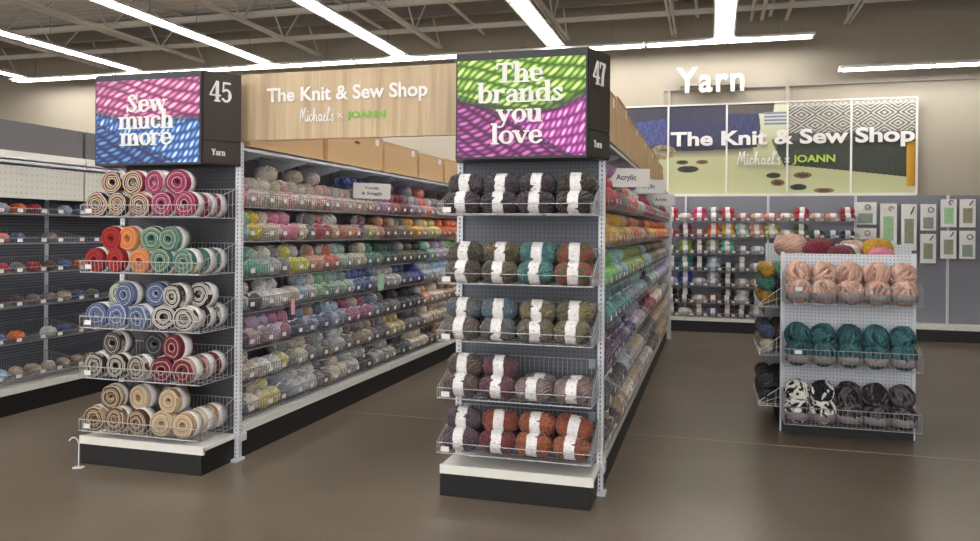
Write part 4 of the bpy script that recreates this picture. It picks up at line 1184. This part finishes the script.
# side bins facing the acrylic aisle
bp = basket_parts(.76, .24, .22, .03, .04, .002, mat='white_metal')
sb = make_basket(bp, [], .24, .03, '', 'side bins of the pegboard rack'); u = [False]
SZ = [.93, .56, .17]
SMe = [skein_mesh('side_skein', .21, .075, s, 22, .06, 'yarn', False) for s in range(2)]
SMs = [skein_mesh('bin_skein', .17, .062, s, 22, .06, 'yarn', False) for s in range(2)]
BINC = [('navy', ['mustard', 'sea green', 'mustard']), ('brown', ['cream', 'slate blue', 'beige']), ('black', ['charcoal', 'charcoal', 'mid grey'])]
for i, z in enumerate(SZ):
    put(sb, u, (FX-.365, FY+.44, z), -PI/2, 'white wire side bin of the pegboard rack, %s of the three' % P3[i])
    for c in range(4):
        for lay in range(3 if i == 0 else 2):
            for q in (0, 1):
                if lay == 2 and q and c % 2: continue
                cn = BINC[i][1][lay] if q else (BINC[i][0] if lay < 2 else BINC[i][1][1])
                a = shade(pc(cn), .9)
                o = place(SMs[(c+lay) % 2], 'side_bin_skein', (FX-.365-.065-.118*q, FY+.14+.185*c, z+.066+.105*lay), (rnd.uniform(0, 6), .05, PI/2+rnd.uniform(-.15, .15)), a, shade(a, .6),
                  '%s skein, %s deep, %s layer, %s, %s side bin of rack' % (cn, ordw(c+1), LAYN[lay], 'outer column' if q else 'inner column', P3[i]), 'skeins in the side bins of the pegboard rack')
# loose skeins on top of the rack
for k, (x, y, z, cn, s_, rz, w) in enumerate([(-.36, .38, 1.40, 'powder pink', 1.25, .2, 'at its corner'), (-.16, .25, 1.375, 'maroon', 1.15, .05, 'beside the pink one'), (.05, .3, 1.35, 'white', .9, .3, 'in the middle'),
      (.12, .55, 1.37, 'powder pink', 1.0, -.1, 'towards the rear'), (.30, .5, 1.38, 'mustard', 1.1, .1, 'near the far corner'), (.27, .2, 1.33, 'candy pink', .9, .2, 'behind the front board'), (-.02, .14, 1.335, 'maroon', 1.0, 0, 'behind the front board')]):
    a = pc(cn)
    place(SMe[k % 2], 'loose_yarn_skein', (FX+x, FY+y, z), (rnd.uniform(0, 6), 0, rz), a, shade(a, .75), '%s skein lying on top of the pegboard rack %s' % (cn, w), 'loose skeins on top of the pegboard rack', None, (s_, s_, s_))

# bent white rod standing on the floor beside the cake display
m = MB(); m.tube([(0, 0, .006), (0, 0, .15), (-.006, 0, .172), (-.02, 0, .186), (-.038, 0, .188), (-.052, 0, .178), (-.06, 0, .166)], .0042, 8).box(-.03, .03, -.02, .02, 0, .006)
tag(build(m, 'bent_rod', 'white_metal', smooth=False, loc=(-3.79, 3.98, 0), rot=(0, 0, .28)), 'thin white bent rod standing on the floor beside the yarn cake display', 'rod')

# ------------------------------------------------------------------ world, camera
w = bpy.data.worlds.new('world'); sc.world = w; w.use_nodes = True
bg = w.node_tree.nodes['Background']; bg.inputs['Color'].default_value = (1.0, .985, .97, 1); bg.inputs['Strength'].default_value = 1.7
cam = bpy.data.cameras.new('camera'); co = bpy.data.objects.new('camera', cam); COL.objects.link(co)
cam.sensor_width = 36; cam.lens = 780/980*36; cam.shift_y = -40/980
co.matrix_world = Matrix.Translation((0, 0, 1.5)) @ Matrix.Rotation(math.radians(15.9), 4, 'Z') @ Matrix.Rotation(PI/2, 4, 'X') @ Matrix.Rotation(.008, 4, 'Z')
cam.clip_start = .05
sc.camera = co
sc.view_settings.view_transform = 'Standard'; sc.view_settings.look = 'None'; sc.view_settings.gamma = 1.0
sc.view_settings.exposure = 0.42; sc.view_settings.use_curve_mapping = False
sc.cycles.use_denoising = True
sc.cycles.max_bounces = 6; sc.cycles.diffuse_bounces = 4
